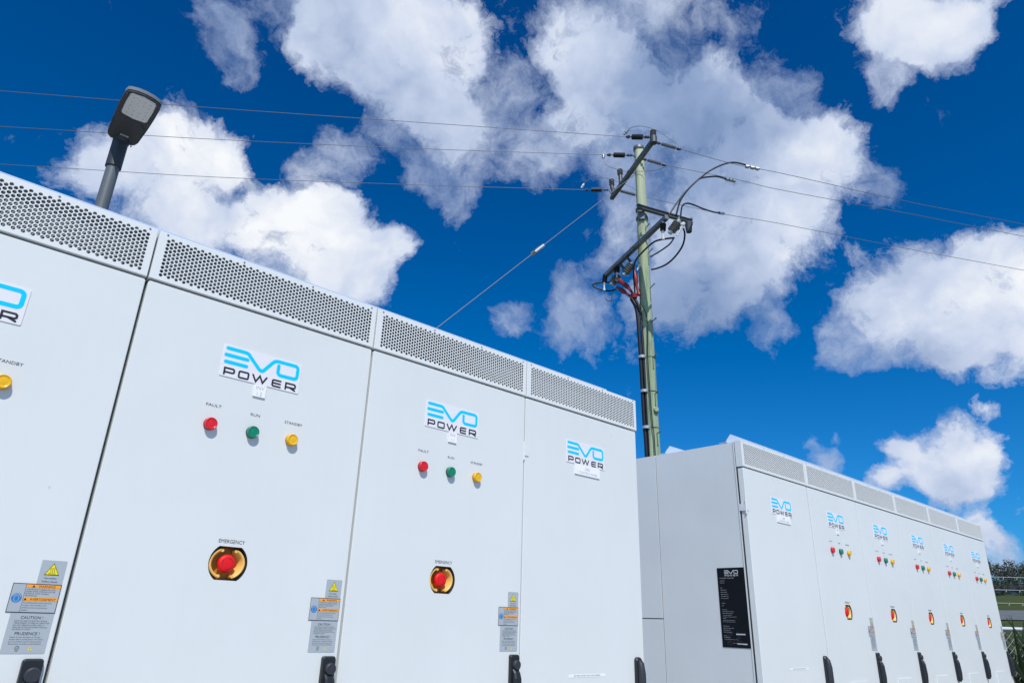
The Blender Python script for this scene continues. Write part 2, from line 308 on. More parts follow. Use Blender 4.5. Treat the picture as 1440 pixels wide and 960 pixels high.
# ------------------------------------------------------------------ mesh builder
class MB:
    def __init__(s):
        s.v = []; s.f = []; s.m = []; s.sm = []; s.mats = []; s.cur = 0; s.smooth = False
    def mat(s, name):
        if name not in s.mats: s.mats.append(name)
        s.cur = s.mats.index(name); return s
    def add(s, vs, fs, smooth=None):
        k = len(s.v); s.v += [tuple(x) for x in vs]
        for f in fs:
            s.f.append(tuple(i + k for i in f)); s.m.append(s.cur); s.sm.append(s.smooth if smooth is None else smooth)
    def box(s, x0, x1, y0, y1, z0, z1):
        s.add([(x0,y0,z0),(x1,y0,z0),(x1,y1,z0),(x0,y1,z0),(x0,y0,z1),(x1,y0,z1),(x1,y1,z1),(x0,y1,z1)],
              [(0,3,2,1),(4,5,6,7),(0,1,5,4),(1,2,6,5),(2,3,7,6),(3,0,4,7)])
    def prism(s, pts, y0, y1, bevel=0.0):
        """outline in XZ (counter-clockwise seen from -Y) from front y0 to back y1, optional front bevel"""
        n = len(pts); cx = sum(p[0] for p in pts) / n; cz = sum(p[1] for p in pts) / n
        if bevel:
            inn = []
            for x, z in pts:
                d = math.hypot(x - cx, z - cz) or 1
                k = max(0, 1 - bevel / d); inn.append((cx + (x - cx) * k, cz + (z - cz) * k))
            vs = [(x, y0, z) for x, z in inn] + [(x, y0 + bevel, z) for x, z in pts] + [(x, y1, z) for x, z in pts]
            fs = [tuple(range(n))]
            for a in (0, n):
                fs += [(a + i, a + n + i, a + n + (i + 1) % n, a + (i + 1) % n) for i in range(n)]
        else:
            vs = [(x, y0, z) for x, z in pts] + [(x, y1, z) for x, z in pts]
            fs = [tuple(range(n))] + [(i, n + i, n + (i + 1) % n, (i + 1) % n) for i in range(n)]
        s.add(vs, fs)
    def cyl(s, a, b, r0, r1=None, n=12, caps=True, smooth=True):
        a = Vector(a); b = Vector(b); r1 = r0 if r1 is None else r1
        d = (b - a).normalized(); h = Vector((0, 0, 1)) if abs(d.z) < 0.9 else Vector((1, 0, 0))
        x = d.cross(h).normalized(); y = d.cross(x)
        ring = lambda c, r: [c + (x * math.cos(2*PI*i/n) + y * math.sin(2*PI*i/n)) * r for i in range(n)]
        s.add(ring(a, r0) + ring(b, r1), [(i, (i+1) % n, n + (i+1) % n, n + i) for i in range(n)], smooth)
        if caps:
            s.add(ring(a, r0), [tuple(reversed(range(n)))], False); s.add(ring(b, r1), [tuple(range(n))], False)
    def tube(s, pts, r, n=6, caps=True):
        P = [Vector(p) for p in pts]; rings = []; px = None
        for i, p in enumerate(P):
            d = ((P[min(i+1, len(P)-1)] - P[max(i-1, 0)])).normalized()
            if px is None:
                h = Vector((0, 0, 1)) if abs(d.z) < 0.9 else Vector((1, 0, 0)); px = d.cross(h).normalized()
            else: px = (px - d * px.dot(d)).normalized()
            y = d.cross(px); rr = r[i] if isinstance(r, (list, tuple)) else r
            rings += [p + (px * math.cos(2*PI*k/n) + y * math.sin(2*PI*k/n)) * rr for k in range(n)]
        fs = []
        for i in range(len(P) - 1):
            fs += [(i*n + k, i*n + (k+1) % n, (i+1)*n + (k+1) % n, (i+1)*n + k) for k in range(n)]
        s.add(rings, fs, True)
        if caps:
            m = len(P) - 1
            s.add(rings[:n], [tuple(reversed(range(n)))], False); s.add(rings[m*n:], [tuple(range(n))], False)
    def beam(s, a, b, w, h):
        a = Vector(a); b = Vector(b); d = (b - a).normalized(); x = d.cross(Vector((0, 0, 1))).normalized(); z = x.cross(d)
        vs = [p + x * (w/2 * i) + z * (h/2 * j) for p in (a, b) for i, j in ((-1,-1),(1,-1),(1,1),(-1,1))]
        s.add(vs, [(0,1,2,3),(7,6,5,4),(0,4,5,1),(1,5,6,2),(2,6,7,3),(3,7,4,0)], False)
    def quad(s, x0, x1, z0, z1, y):
        s.add([(x0,y,z0),(x1,y,z0),(x1,y,z1),(x0,y,z1)], [(0,1,2,3)])
    def ribbon(s, pts, w, y, closed=False):
        """flat stroke of width w in XZ"""
        P = [Vector((p[0], p[1])) for p in pts]; n = len(P); L = []; R = []
        for i in range(n):
            if closed: a, b = P[i-1], P[(i+1) % n]
            else: a, b = P[max(i-1, 0)], P[min(i+1, n-1)]
            d1 = (P[i] - a); d2 = (b - P[i])
            if d1.length < 1e-9: d1 = d2
            if d2.length < 1e-9: d2 = d1
            d1 = d1.normalized(); d2 = d2.normalized(); t = (d1 + d2).normalized()
            nn = Vector((-t.y, t.x)); k = 1 / max(0.5, nn.dot(Vector((-d1.y, d1.x))))
            L.append(P[i] + nn * (w/2*k)); R.append(P[i] - nn * (w/2*k))
        vs = [(p.x, y, p.y) for p in L] + [(p.x, y, p.y) for p in R]
        fs = [(i, n+i, n+(i+1) % n, (i+1) % n) for i in range(n if closed else n-1)]
        s.add(vs, fs)
        if not closed:
            for c, d in ((P[0], P[0]-P[1]), (P[-1], P[-1]-P[-2])):
                d = d.normalized(); a0 = math.atan2(d.y, d.x)
                s.add([(c.x, y, c.y)] + [(c.x + math.cos(a0-PI/2+PI*k/6)*w/2, y, c.y + math.sin(a0-PI/2+PI*k/6)*w/2) for k in range(7)],
                      [(0, k+1, k+2) for k in range(6)])
    def mesh(s, name):
        me = bpy.data.meshes.new(name); me.from_pydata(s.v, [], s.f)
        for n in s.mats: me.materials.append(MAT[n])
        me.polygons.foreach_set('material_index', s.m); me.polygons.foreach_set('use_smooth', s.sm)
        me.update(); return me
    def build(s, name, parent=None, mesh_name=None):
        return link(name, s.mesh(mesh_name or name), parent)
def link(name, me, parent=None, loc=None):
    o = bpy.data.objects.new(name, me); COL.objects.link(o)
    if parent: o.parent = parent
    if loc: o.location = loc
    return o
def mb(m):
    return MB().mat(m)
def tag(o, label=None, cat=None, group=None, kind=None):
    if label: o['label'] = label
    if cat: o['category'] = cat
    if group: o['group'] = group
    if kind: o['kind'] = kind
    return o
def thing(name, label, cat, loc=(0, 0, 0), group=None, rz=0):
    o = bpy.data.objects.new(name, None); COL.objects.link(o); o.location = loc; o.rotation_euler.z = rz
    return tag(o, label, cat, group)
def copy_tree(o, parent=None):
    c = o.copy(); COL.objects.link(c)
    if parent: c.parent = parent
    for ch in list(o.children): copy_tree(ch, c)
    return c
def rrect(x0, x1, z0, z1, r, k=4):
    pts = []
    for cx, cz, a in ((x1-r, z0+r, -90), (x1-r, z1-r, 0), (x0+r, z1-r, 90), (x0+r, z0+r, 180)):
        for i in range(k+1):
            t = math.radians(a + 90*i/k); pts.append((cx + r*math.cos(t), cz + r*math.sin(t)))
    return pts
TXT = {}
def text(m, s, x0, z0, h, y, x1=None, align=None, res=2):
    """letters as flat print; h is the height of a capital"""
    if s not in TXT:
        c = bpy.data.curves.new('lettering', 'FONT'); c.body = s; c.size = 1.0; c.resolution_u = res
        o = bpy.data.objects.new('lettering', c); COL.objects.link(o)
        bpy.context.view_layer.update()
        me = bpy.data.meshes.new_from_object(o.evaluated_get(bpy.context.evaluated_depsgraph_get()))
        TXT[s] = ([tuple(v.co) for v in me.vertices], [tuple(p.vertices) for p in me.polygons])
        bpy.data.objects.remove(o); bpy.data.curves.remove(c); bpy.data.meshes.remove(me)
    V, F = TXT[s]
    mn = min(v[0] for v in V); mx = max(v[0] for v in V); k = h / 0.70
    kx = k if x1 is None else (x1 - x0) / (mx - mn)
    if align == 'c': x0 = x0 - (mx - mn) * kx / 2
    m.add([(x0 + (v[0]-mn)*kx, y, z0 + v[1]*k) for v in V], F)

# ------------------------------------------------------------------ the ground and what lies beyond
PROFILE = [(-600, 0), (9.9, 0), (11.5, 0.75), (13, 1.2), (16, 1.6), (30, 2.0), (36, 2.45), (60, 4.15), (66, 4.2), (110, 4.5), (160, 5.0), (260, 7.0), (600, 12)]
def ground_z(x):
    for (a, h0), (b, h1) in zip(PROFILE, PROFILE[1:]):
        if a <= x <= b: return h0 + (h1-h0)*(x-a)/(b-a)
    return 0
xs = [-600, -100, 9.9, 10.5, 11, 11.5, 12, 13, 14.5, 16, 20, 25, 30, 33, 36, 42, 50, 60, 66, 80, 110, 135, 160, 210, 260, 600]
ys = [-600, -200, -80, -40, -20, -10, -5, 0, 5, 10, 15, 20, 30, 50, 90, 200, 600]
g = mb('grass_bank')
g.add([(x, y, ground_z(x) - (0.02 if x <= 9.9 else 0)) for x in xs for y in ys],
      [(i*len(ys)+j, (i+1)*len(ys)+j, (i+1)*len(ys)+j+1, i*len(ys)+j+1) for i in range(len(xs)-1) for j in range(len(ys)-1)], True)
tag(g.build('ground'), kind='structure')
g = mb('gravel'); g.box(-14, 9.6, -14, 9, -0.015, 0.0); tag(g.build('gravel_yard'), kind='structure')
g = mb('concrete'); g.box(-1.6, 7.2, -0.6, 1.6, 0.0, 0.06); tag(g.build('concrete_slab'), kind='structure')
g = mb('asphalt')
rx = [29.2, 30, 31.5, 33, 34.5, 36, 36.6]
g.add([(x, y, ground_z(x) + 0.03) for x in rx for y in (-150, 150)], [(2*i, 2*i+2, 2*i+3, 2*i+1) for i in range(len(rx)-1)])
tag(g.build('road'), kind='structure')

# ------------------------------------------------------------------ cabinets
DT = 2.1505          # top of the doors
HV = 0.1253          # height of the vent strip
# perforated sheet, columns staggered by half a hole
def perforated(width, name, m='vent_coat', border=True, ncol=None, y=-0.004, back=0.004):
    b = mb(m); PZ = 0.00983; hw = 0.00866
    x_first = 0.0245; ncol = ncol or int(round((width - 0.0458) / hw)) + 1
    hw = (width - 0.0458) / (ncol - 1)
    z0 = 0.0121; NH = 12; RH = 0.0041
    sq = []
    for k in range(NH):
        t = 2*PI*k/NH; c, s_ = math.cos(t), math.sin(t)
        q = min((hw/2)/abs(c) if abs(c) > 1e-6 else 9, (PZ/2)/abs(s_) if abs(s_) > 1e-6 else 9)
        sq.append((c*q, s_*q, c*RH, s_*RH))
    # add the four corners so that the cells tile
    ring_o = []
    for k in range(NH):
        ring_o.append((sq[k][0], sq[k][1]))
    corner = {1: (hw/2, PZ/2), 4: (-hw/2, PZ/2), 7: (-hw/2, -PZ/2), 10: (hw/2, -PZ/2)}
    for i in range(ncol):
        cx = x_first + i*hw; up = (i % 2) * PZ/2
        for j in range(10):
            cz = z0 + PZ/2 + up + j*PZ
            vs = [(cx+a, y, cz+c) for a, c in ring_o] + [(cx+e_, y, cz+f_) for _, _, e_, f_ in sq] + [(cx+e_, y+0.002, cz+f_) for _, _, e_, f_ in sq] + \
                 [(cx+hw/2, y, cz+PZ/2), (cx-hw/2, y, cz+PZ/2), (cx-hw/2, y, cz-PZ/2), (cx+hw/2, y, cz-PZ/2)]
            fs = [(k, (k+1) % NH, NH+(k+1) % NH, NH+k) for k in range(NH)]
            fs += [(NH+k, NH+(k+1) % NH, 2*NH+(k+1) % NH, 2*NH+k) for k in range(NH)]
            # corner triangles lie between the two spokes that straddle each corner
            fs += [(1, 3*NH, 2), (4, 3*NH+1, 5), (7, 3*NH+2, 8), (10, 3*NH+3, 11)]
            b.add(vs, fs)
        if up: b.quad(cx-hw/2, cx+hw/2, z0, z0+PZ/2, y)
        else: b.quad(cx-hw/2, cx+hw/2, z0+10*PZ, z0+10.5*PZ, y)
    xa, xb = x_first-hw/2, x_first+(ncol-1)*hw+hw/2; zb = z0+10.5*PZ
    if border:
        L, Rr, B_, T = 0.0022, width-0.0022, 0.003, HV
        e_ = 0.0012
        for q in ((L+e_, xa, B_+e_, T-e_), (xb, Rr-e_, B_+e_, T-e_), (xa, xb, B_+e_, z0), (xa, xb, zb, T-e_)): b.quad(*q, y)
        # rounded-over edge and returns
        o = [(L, B_), (Rr, B_), (Rr, T), (L, T)]; i_ = [(L+e_, B_+e_), (Rr-e_, B_+e_), (Rr-e_, T-e_), (L+e_, T-e_)]
        vs = [(p[0], y, p[1]) for p in i_] + [(p[0], y+e_, p[1]) for p in o] + [(p[0], 0.030, p[1]) for p in o]
        b.add(vs, [(k+a, 4+k+a, 4+(k+1) % 4+a, (k+1) % 4+a) for a in (0, 4) for k in range(4)])
    return b.mesh(name)
# corner spokes: with 12 spokes the square's corners fall between spokes 1-2, 4-5, 7-8, 10-11
vent_mesh_600 = perforated(0.6, 'vent_panel')
vent_mesh_wide = perforated(0.635, 'vent_panel')
inner_600 = perforated(0.6, 'inner_mesh', 'inner_mesh', border=False, y=0.0)
inner_wide = perforated(0.635, 'inner_mesh', 'inner_mesh', border=False, y=0.0)

def door_mesh(x0, x1, z0, z1, hole=None, m='powder_coat'):
    bm = bmesh.new(); e_ = 0.0016
    outer = rrect(x0+e_, x1-e_, z0+e_, z1-e_, 0.004, 3)
    lo = [bm.verts.new((p[0], 0.0, p[1])) for p in outer]
    edges = [bm.edges.new((lo[i], lo[(i+1) % len(lo)])) for i in range(len(lo))]
    if hole:
        hv = [bm.verts.new((p[0], 0.0, p[1])) for p in hole]
        edges += [bm.edges.new((hv[i], hv[(i+1) % len(hv)])) for i in range(len(hv))]
    bmesh.ops.triangle_fill(bm, use_beauty=True, use_dissolve=False, edges=edges, normal=(0, -1, 0))
    o2 = rrect(x0, x1, z0, z1, 0.004+e_, 3)
    l1 = [bm.verts.new((p[0], e_, p[1])) for p in o2]; l2 = [bm.verts.new((p[0], 0.026, p[1])) for p in o2]
    n = len(lo)
    for i in range(n):
        j = (i+1) % n
        bm.faces.new((lo[i], l1[i], l1[j], lo[j])); bm.faces.new((l1[i], l2[i], l2[j], l1[j]))
    me = bpy.data.meshes.new('door'); bm.to_mesh(me); bm.free(); me.materials.append(MAT[m])
    return me

def logo_strokes(b, ox, oz, k, y, m1, m2):
    """E V O over POWER; authored in the badge's own metres, origin at its top left"""
    P = lambda L: [(ox + (x-0.198)*k, oz + (z+0.1022)*k) for x, z in L]
    def arc(cx, cz, r, a0, a1, n=5):
        return [(cx + r*math.cos(math.radians(a0+(a1-a0)*i/n)), cz + r*math.sin(math.radians(a0+(a1-a0)*i/n))) for i in range(n+1)]
    b.mat(m1); w = 0.0090*k
    top = [(0.2072, -0.1105), (0.2500, -0.1105), (0.2560, -0.1112), (0.2605, -0.1138), (0.2640, -0.1178), (0.2900, -0.1432), (0.2940, -0.1458), (0.2985, -0.1458), (0.3022, -0.1435),
           (0.3210, -0.1190), (0.3250, -0.1145), (0.3300, -0.1115), (0.3370, -0.1105)]
    top += [(0.3800, -0.1105)] + arc(0.3815, -0.1190, 0.0085, 80, 0) + [(0.3900, -0.1360)] + arc(0.3815, -0.1365, 0.0085, 0, -80) + [(0.3500, -0.1452)] + arc(0.3470, -0.1367, 0.0085, -100, -180) + [(0.3385, -0.1215)]
    b.ribbon(P(top), w, y)
    b.ribbon(P([(0.2055, -0.1275), (0.2585, -0.1275)]), w, y)
    b.ribbon(P([(0.2075, -0.1445), (0.2585, -0.1445)]), w, y)
    b.mat(m2); w = 0.0045*k; t, bt = -0.1600, -0.1755; md = (t+bt)/2
    def box_(x0, x1, r=0.003): return [(p[0], p[1]) for p in rrect(x0, x1, bt, t, r, 3)]
    b.ribbon(P([(0.2085, bt), (0.2085, t), (0.2290, t), (0.2318, t-0.0025), (0.2318, md-0.0002), (0.2290, md-0.0022), (0.2095, md-0.0022)]), w, y)
    b.ribbon(P(box_(0.2440, 0.2672)), w, y, True)
    b.ribbon(P([(0.2780, t), (0.2868, bt), (0.2955, t+0.0003), (0.3042, bt), (0.3130, t)]), w, y)
    b.ribbon(P([(0.3500, t), (0.3315, t), (0.3290, t-0.002), (0.3290, bt+0.002), (0.3315, bt), (0.3500, bt)]), w, y)
    b.ribbon(P([(0.3300, md), (0.3495, md)]), w, y)
    b.ribbon(P([(0.3640, bt), (0.3640, t), (0.3865, t), (0.3893, t-0.0025), (0.3893, md), (0.3865, md-0.0022), (0.3650, md-0.0022)]), w, y)
    b.ribbon(P([(0.3760, md-0.0024), (0.3890, bt)]), w, y)
def badge_meshes():
    b = mb('badge_white'); b.prism(rrect(0.198, 0.400, DT-0.181, DT-0.1022, 0.003), -0.0016, 0.0, 0.0005)
    l = MB(); logo_strokes(l, 0.198, DT-0.1022, 1.0, -0.0019, 'print_cyan', 'print_black')
    return b.mesh('logo_badge'), l.mesh('lettering')
BADGE, BADGE_L = badge_meshes()

# emergency stop: cut-out with flats, deep yellow cowl, mushroom head
EX, EZ = 0.2985, DT-0.5990
def trunc_circle(cx, cz, r, flat, n=14):
    a = math.asin(flat/r); pts = []
    for i in range(n+1): t = -a + 2*a*i/n; pts.append((cx + r*math.cos(t), cz + r*math.sin(t)))
    for i in range(n+1): t = PI-a + 2*a*i/n; pts.append((cx + r*math.cos(t), cz + r*math.sin(t)))
    return pts
STOP_HOLE = trunc_circle(EX, EZ, 0.0436, 0.0357)
def stop_parts():
    well = mb('black_plastic'); n = len(STOP_HOLE)
    well.add([(x, 0.0, z) for x, z in STOP_HOLE] + [(x, 0.040, z) for x, z in STOP_HOLE], [(i, (i+1) % n, n+(i+1) % n, n+i) for i in range(n)], True)
    ins = trunc_circle(EX, EZ, 0.0418, 0.0335)
    well.add([(x, 0.0035, z) for x, z in STOP_HOLE] + [(x, 0.0065, z) for x, z in ins], [(i, (i+1) % n, n+(i+1) % n, n+i) for i in range(n)])
    cowl = mb('stop_yellow')
    for sgn in (-1, 1):
        pts = []
        for i in range(13):
            t = math.radians(-62 + 124*i/12); pts.append((t, 0.0385, 0.0325))
        outer = [(EX + sgn*0.0408*math.cos(t), EZ + 0.0408*math.sin(t)*0.86) for t, _, _ in pts]
        inner = [(EX + sgn*0.0350*math.cos(t), EZ + 0.0350*math.sin(t)*0.86) for t, _, _ in pts]
        floor = [(EX + sgn*0.0265*math.cos(t), EZ + 0.0290*math.sin(t)*0.88) for t, _, _ in pts]
        m_ = len(pts)
        vs = [(x, 0.0060, z) for x, z in outer] + [(x, 0.0032, z) for x, z in [((a[0]+b_[0])/2, (a[1]+b_[1])/2) for a, b_ in zip(outer, inner)]] + \
             [(x, 0.0062, z) for x, z in inner] + [(x, 0.0265, z) for x, z in floor]
        fs = [(r*m_+i, r*m_+i+1, (r+1)*m_+i+1, (r+1)*m_+i) for r in range(3) for i in range(m_-1)]
        cowl.add(vs, fs, True)
        # rounded nubs that end each arm
        for zz in (-1, 1):
            t = math.radians(62*zz); c = (EX + sgn*0.0330*math.cos(t), 0.0070, EZ + 0.0350*math.sin(t)*0.88)
            cowl.cyl((c[0], 0.0045, c[2]), (c[0]-sgn*0.001, 0.020, c[2]), 0.0036, 0.0036, 10)
    cowl.mat('stop_floor_shade'); fl = trunc_circle(EX, EZ, 0.0415, 0.0330)
    cowl.add([(x, 0.0260, z) for x, z in fl], [tuple(range(len(fl)))])
    cowl.add([(x, 0.0260, z) for x, z in fl] + [(EX+(x-EX)*1.0, 0.0125, EZ+(z-EZ)*1.0) for x, z in fl],
             [(i, (i+1) % len(fl), len(fl)+(i+1) % len(fl), len(fl)+i) for i in range(len(fl))], True)  # skirt stops deep: black rim wall also stands for shade under the edge
    head = mb('stop_red')
    prof = [(0.0, 0.0040), (0.0125, 0.0040), (0.0165, 0.0050), (0.0190, 0.0075), (0.0197, 0.0105), (0.0190, 0.0150), (0.0150, 0.0180), (0.0105, 0.0200), (0.0105, 0.0305)]
    N = 28; vs = [(EX, 0.0040, EZ)]; fs = []
    for r, y in prof[1:]:
        vs += [(EX + r*math.cos(2*PI*i/N), y, EZ + r*math.sin(2*PI*i/N)) for i in range(N)]
    fs += [(0, 1+i, 1+(i+1) % N) for i in range(N)]
    for k in range(len(prof)-2): fs += [(1+k*N+i, 1+(k+1)*N+i, 1+(k+1)*N+(i+1) % N, 1+k*N+(i+1) % N) for i in range(N)]
    head.add(vs, fs, True)
    mk = mb('stop_red_mark')
    for a0 in (20, 140, 260):
        mk.ribbon([(EX + 0.0118*math.cos(math.radians(a0+8*i)), EZ + 0.0118*math.sin(math.radians(a0+8*i))) for i in range(9)], 0.0016, 0.0037)
    return well.mesh('recess'), cowl.mesh('yellow_cowl'), head.mesh('push_button'), mk.mesh('turn_arrow')
STOP = stop_parts()
e = mb('print_grey'); text(e, 'EMERGENCY', 0.2692, DT-0.5562, 0.0080, -0.0004, 0.3284); STOP_L = e.mesh('lettering')

def lamp_meshes(c):
    col = mb('lamp_%s_dark' % c); col.cyl((0, -0.0045, 0), (0, 0, 0), 0.0147, 0.0147, 24)
    lens = mb('lamp_%s' % c); N = 24; prof = [(0.0142, -0.0045), (0.0142, -0.0105), (0.0135, -0.0125), (0.0118, -0.0137), (0.0115, -0.0130), (0.0070, -0.0138), (0.0, -0.0141)]
    vs = []; fs = []
    for r, y in prof[:-1]: vs += [(r*math.cos(2*PI*i/N), y, r*math.sin(2*PI*i/N)) for i in range(N)]
    vs.append((0, prof[-1][1], 0))
    for k in range(len(prof)-2): fs += [(k*N+i, k*N+(i+1) % N, (k+1)*N+(i+1) % N, (k+1)*N+i) for i in range(N)]
    b0 = (len(prof)-2)*N; fs += [(b0+i, b0+(i+1) % N, b0+N) for i in range(N)]
    lens.add(vs, fs, True)
    return col.mesh('collar'), lens.mesh('lens')
LAMPS = {c: lamp_meshes(c) for c in ('red', 'green', 'yellow')}
def caption(s, x0, x1, z, h):
    b = mb('print_grey'); text(b, s, x0, z, h, -0.0004, x1); return b.mesh('lettering')
CAPS = [('red', 0.200, caption('FAULT', 0.1835-0.2, 0.2190-0.2, 0.0420, 0.0066)),
        ('green', 0.300, caption('RUN', 0.2899-0.3, 0.3132-0.3, 0.0400, 0.0066)),
        ('yellow', 0.400, caption('STANDBY', 0.3772-0.4, 0.4243-0.4, 0.0392, 0.0066))]

def label_meshes():
    out = []
    zt = DT
    a = mb('label_grey'); y = -0.0006
    a.prism(rrect(0.5462, 0.5882, zt-0.6620, zt-0.6178, 0.0015), y, 0)
    a.mat('label_black')
    tri = lambda cx, cz, s_, yy: a.add([(cx-s_, yy, cz-s_*0.8), (cx+s_, yy, cz-s_*0.8), (cx, yy, cz+s_*0.95)], [(0, 1, 2)])
    tri(0.5668, zt-0.6345, 0.0125, y-0.0002); a.mat('label_yellow'); tri(0.5668, zt-0.6346, 0.0108, y-0.0004)
    a.mat('print_black')
    for dx in (-0.003, 0, 0.003):
        a.ribbon([(0.5668+dx+0.0007*math.sin(k*1.5), zt-0.6395+k*0.0017) for k in range(6)], 0.0007, y-0.0006)
    a.quad(0.5605, 0.5731, zt-0.6420, zt-0.6412, y-0.0006)
    text(a, 'Hot surface', 0.5665, zt-0.6512, 0.0030, y-0.0004, align='c'); text(a, 'Surface chaude', 0.5665, zt-0.6572, 0.0030, y-0.0004, align='c')
    out.append(a.mesh('hot_surface_label'))
    a = mb('label_grey'); y = -0.0010
    a.quad(0.5100, 0.5885, zt-0.7112, zt-0.6608, y); a.mat('label_black')
    for q in ((0.5100, 0.5885, zt-0.7112, zt-0.7102), (0.5100, 0.5885, zt-0.6618, zt-0.6608), (0.5100, 0.5109, zt-0.7102, zt-0.6618), (0.5876, 0.5885, zt-0.7102, zt-0.6618), (0.5312, 0.5317, zt-0.7102, zt-0.6618)): a.quad(*q, y-0.0002)
    a.mat('label_orange'); a.quad(0.5320, 0.5875, zt-0.6680, zt-0.6622, y-0.0003); a.quad(0.5320, 0.5875, zt-0.6908, zt-0.6845, y-0.0003)
    a.mat('label_blue'); c = [(0.5210 + 0.0082*math.cos(2*PI*i/24), zt-0.6862 + 0.0082*math.sin(2*PI*i/24)) for i in range(24)]
    a.add([(p[0], y-0.0003, p[1]) for p in c], [tuple(range(24))])
    a.mat('label_grey'); a.ribbon([(0.5210 + 0.0062*math.cos(math.radians(20+14*i)), zt-0.6858 + 0.0062*math.sin(math.radians(20+14*i))) for i in range(11)], 0.0012, y-0.0005)
    c = [(0.5210 + 0.0038*math.cos(2*PI*i/14), zt-0.6875 + 0.0052*math.sin(2*PI*i/14)) for i in range(14)]
    a.ribbon(c, 0.0009, y-0.0005, True)
    a.mat('print_black')
    for zz, s_, x0 in ((zt-0.6672, 'WARNING', 0.5510), (zt-0.6898, 'AVERTISSEMENT', 0.5425)):
        text(a, s_, x0, zz, 0.0040, y-0.0005); tri_x = x0 - 0.0075
        a.add([(tri_x-0.0026, y-0.0005, zz), (tri_x+0.0026, y-0.0005, zz), (tri_x, y-0.0005, zz+0.0042)], [(0, 1, 2)])
    a.mat('print_soft')
    for i, s_ in enumerate(('THIS PRODUCT GENERATES LOUD', 'NOISES WHEN WORKING ON THE', 'PRODUCT, WEAR HEARING', 'PROTECTION.')): text(a, s_, 0.5332, zt-0.6718-0.0036*i, 0.0021, y-0.0004)
    for i, s_ in enumerate(('Ce produit g\u00e9n\u00e8re des bruits forts.', 'Lorsque vous travaillez sur le', 'produit, portez une protection', 'auditive.')): text(a, s_, 0.5332, zt-0.6950-0.0042*i, 0.0023, y-0.0004)
    out.append(a.mesh('hearing_warning_label'))
    a = mb('label_grey'); y = -0.0005
    a.prism(rrect(0.5188, 0.5885, zt-0.7805, zt-0.7090, 0.002), y, 0); a.mat('print_black')
    text(a, 'CAUTION !', 0.5540, zt-0.7218, 0.0050, y-0.0003, align='c'); text(a, 'PRUDENCE !', 0.5530, zt-0.7490, 0.0050, y-0.0003, align='c')
    a.mat('print_soft')
    for i, s_ in enumerate(('CAUTION RISK OF ELECTRIC SHOCK', 'TIMED ENERGY STORED IN CAPACITOR', 'DO NOT REMOVE COVER UNTIL 5', 'MINUTES AFTER DISCONNECTING ALL', 'SOURCES OF SUPPLY.')): text(a, s_, 0.5275, zt-0.7262-0.0036*i, 0.0022, y-0.0003)
    for i, s_ in enumerate(("Risque de choc \u00e9lectrique de l'\u00e9nergie", 'stock\u00e9e dans le condensateur. Ne retirez', "pas le couvercle jusqu'\u00e0 5 minutes apr\u00e8s", 'd\u00e9connexion de toutes les alimentations.')): text(a, s_, 0.5275, zt-0.7535-0.0038*i, 0.0022, y-0.0003)
    a.mat('label_yellow'); a.add([(0.5598, y-0.0003, zt-0.7745), (0.5668, y-0.0003, zt-0.7745), (0.5633, y-0.0003, zt-0.7685)], [(0, 1, 2)])
    a.mat('print_black'); a.add([(0.5630, y-0.0005, zt-0.7737), (0.5640, y-0.0005, zt-0.7715), (0.5636, y-0.0005, zt-0.7695), (0.5626, y-0.0005, zt-0.7718)], [(0, 1, 2, 3)])
    a.ribbon([(0.5430 + 0.0032*math.cos(2*PI*i/14), zt-0.7708 + 0.0032*math.sin(2*PI*i/14)) for i in range(14)], 0.0006, y-0.0003, True)
    a.ribbon([(0.5418, zt-0.7722), (0.5432, zt-0.7708), (0.5443, zt-0.7695)], 0.0006, y-0.0003); a.quad(0.5405, 0.5455, zt-0.7760, zt-0.7755, y-0.0003)
    out.append(a.mesh('shock_caution_label'))
    return out
LABELS = label_meshes()

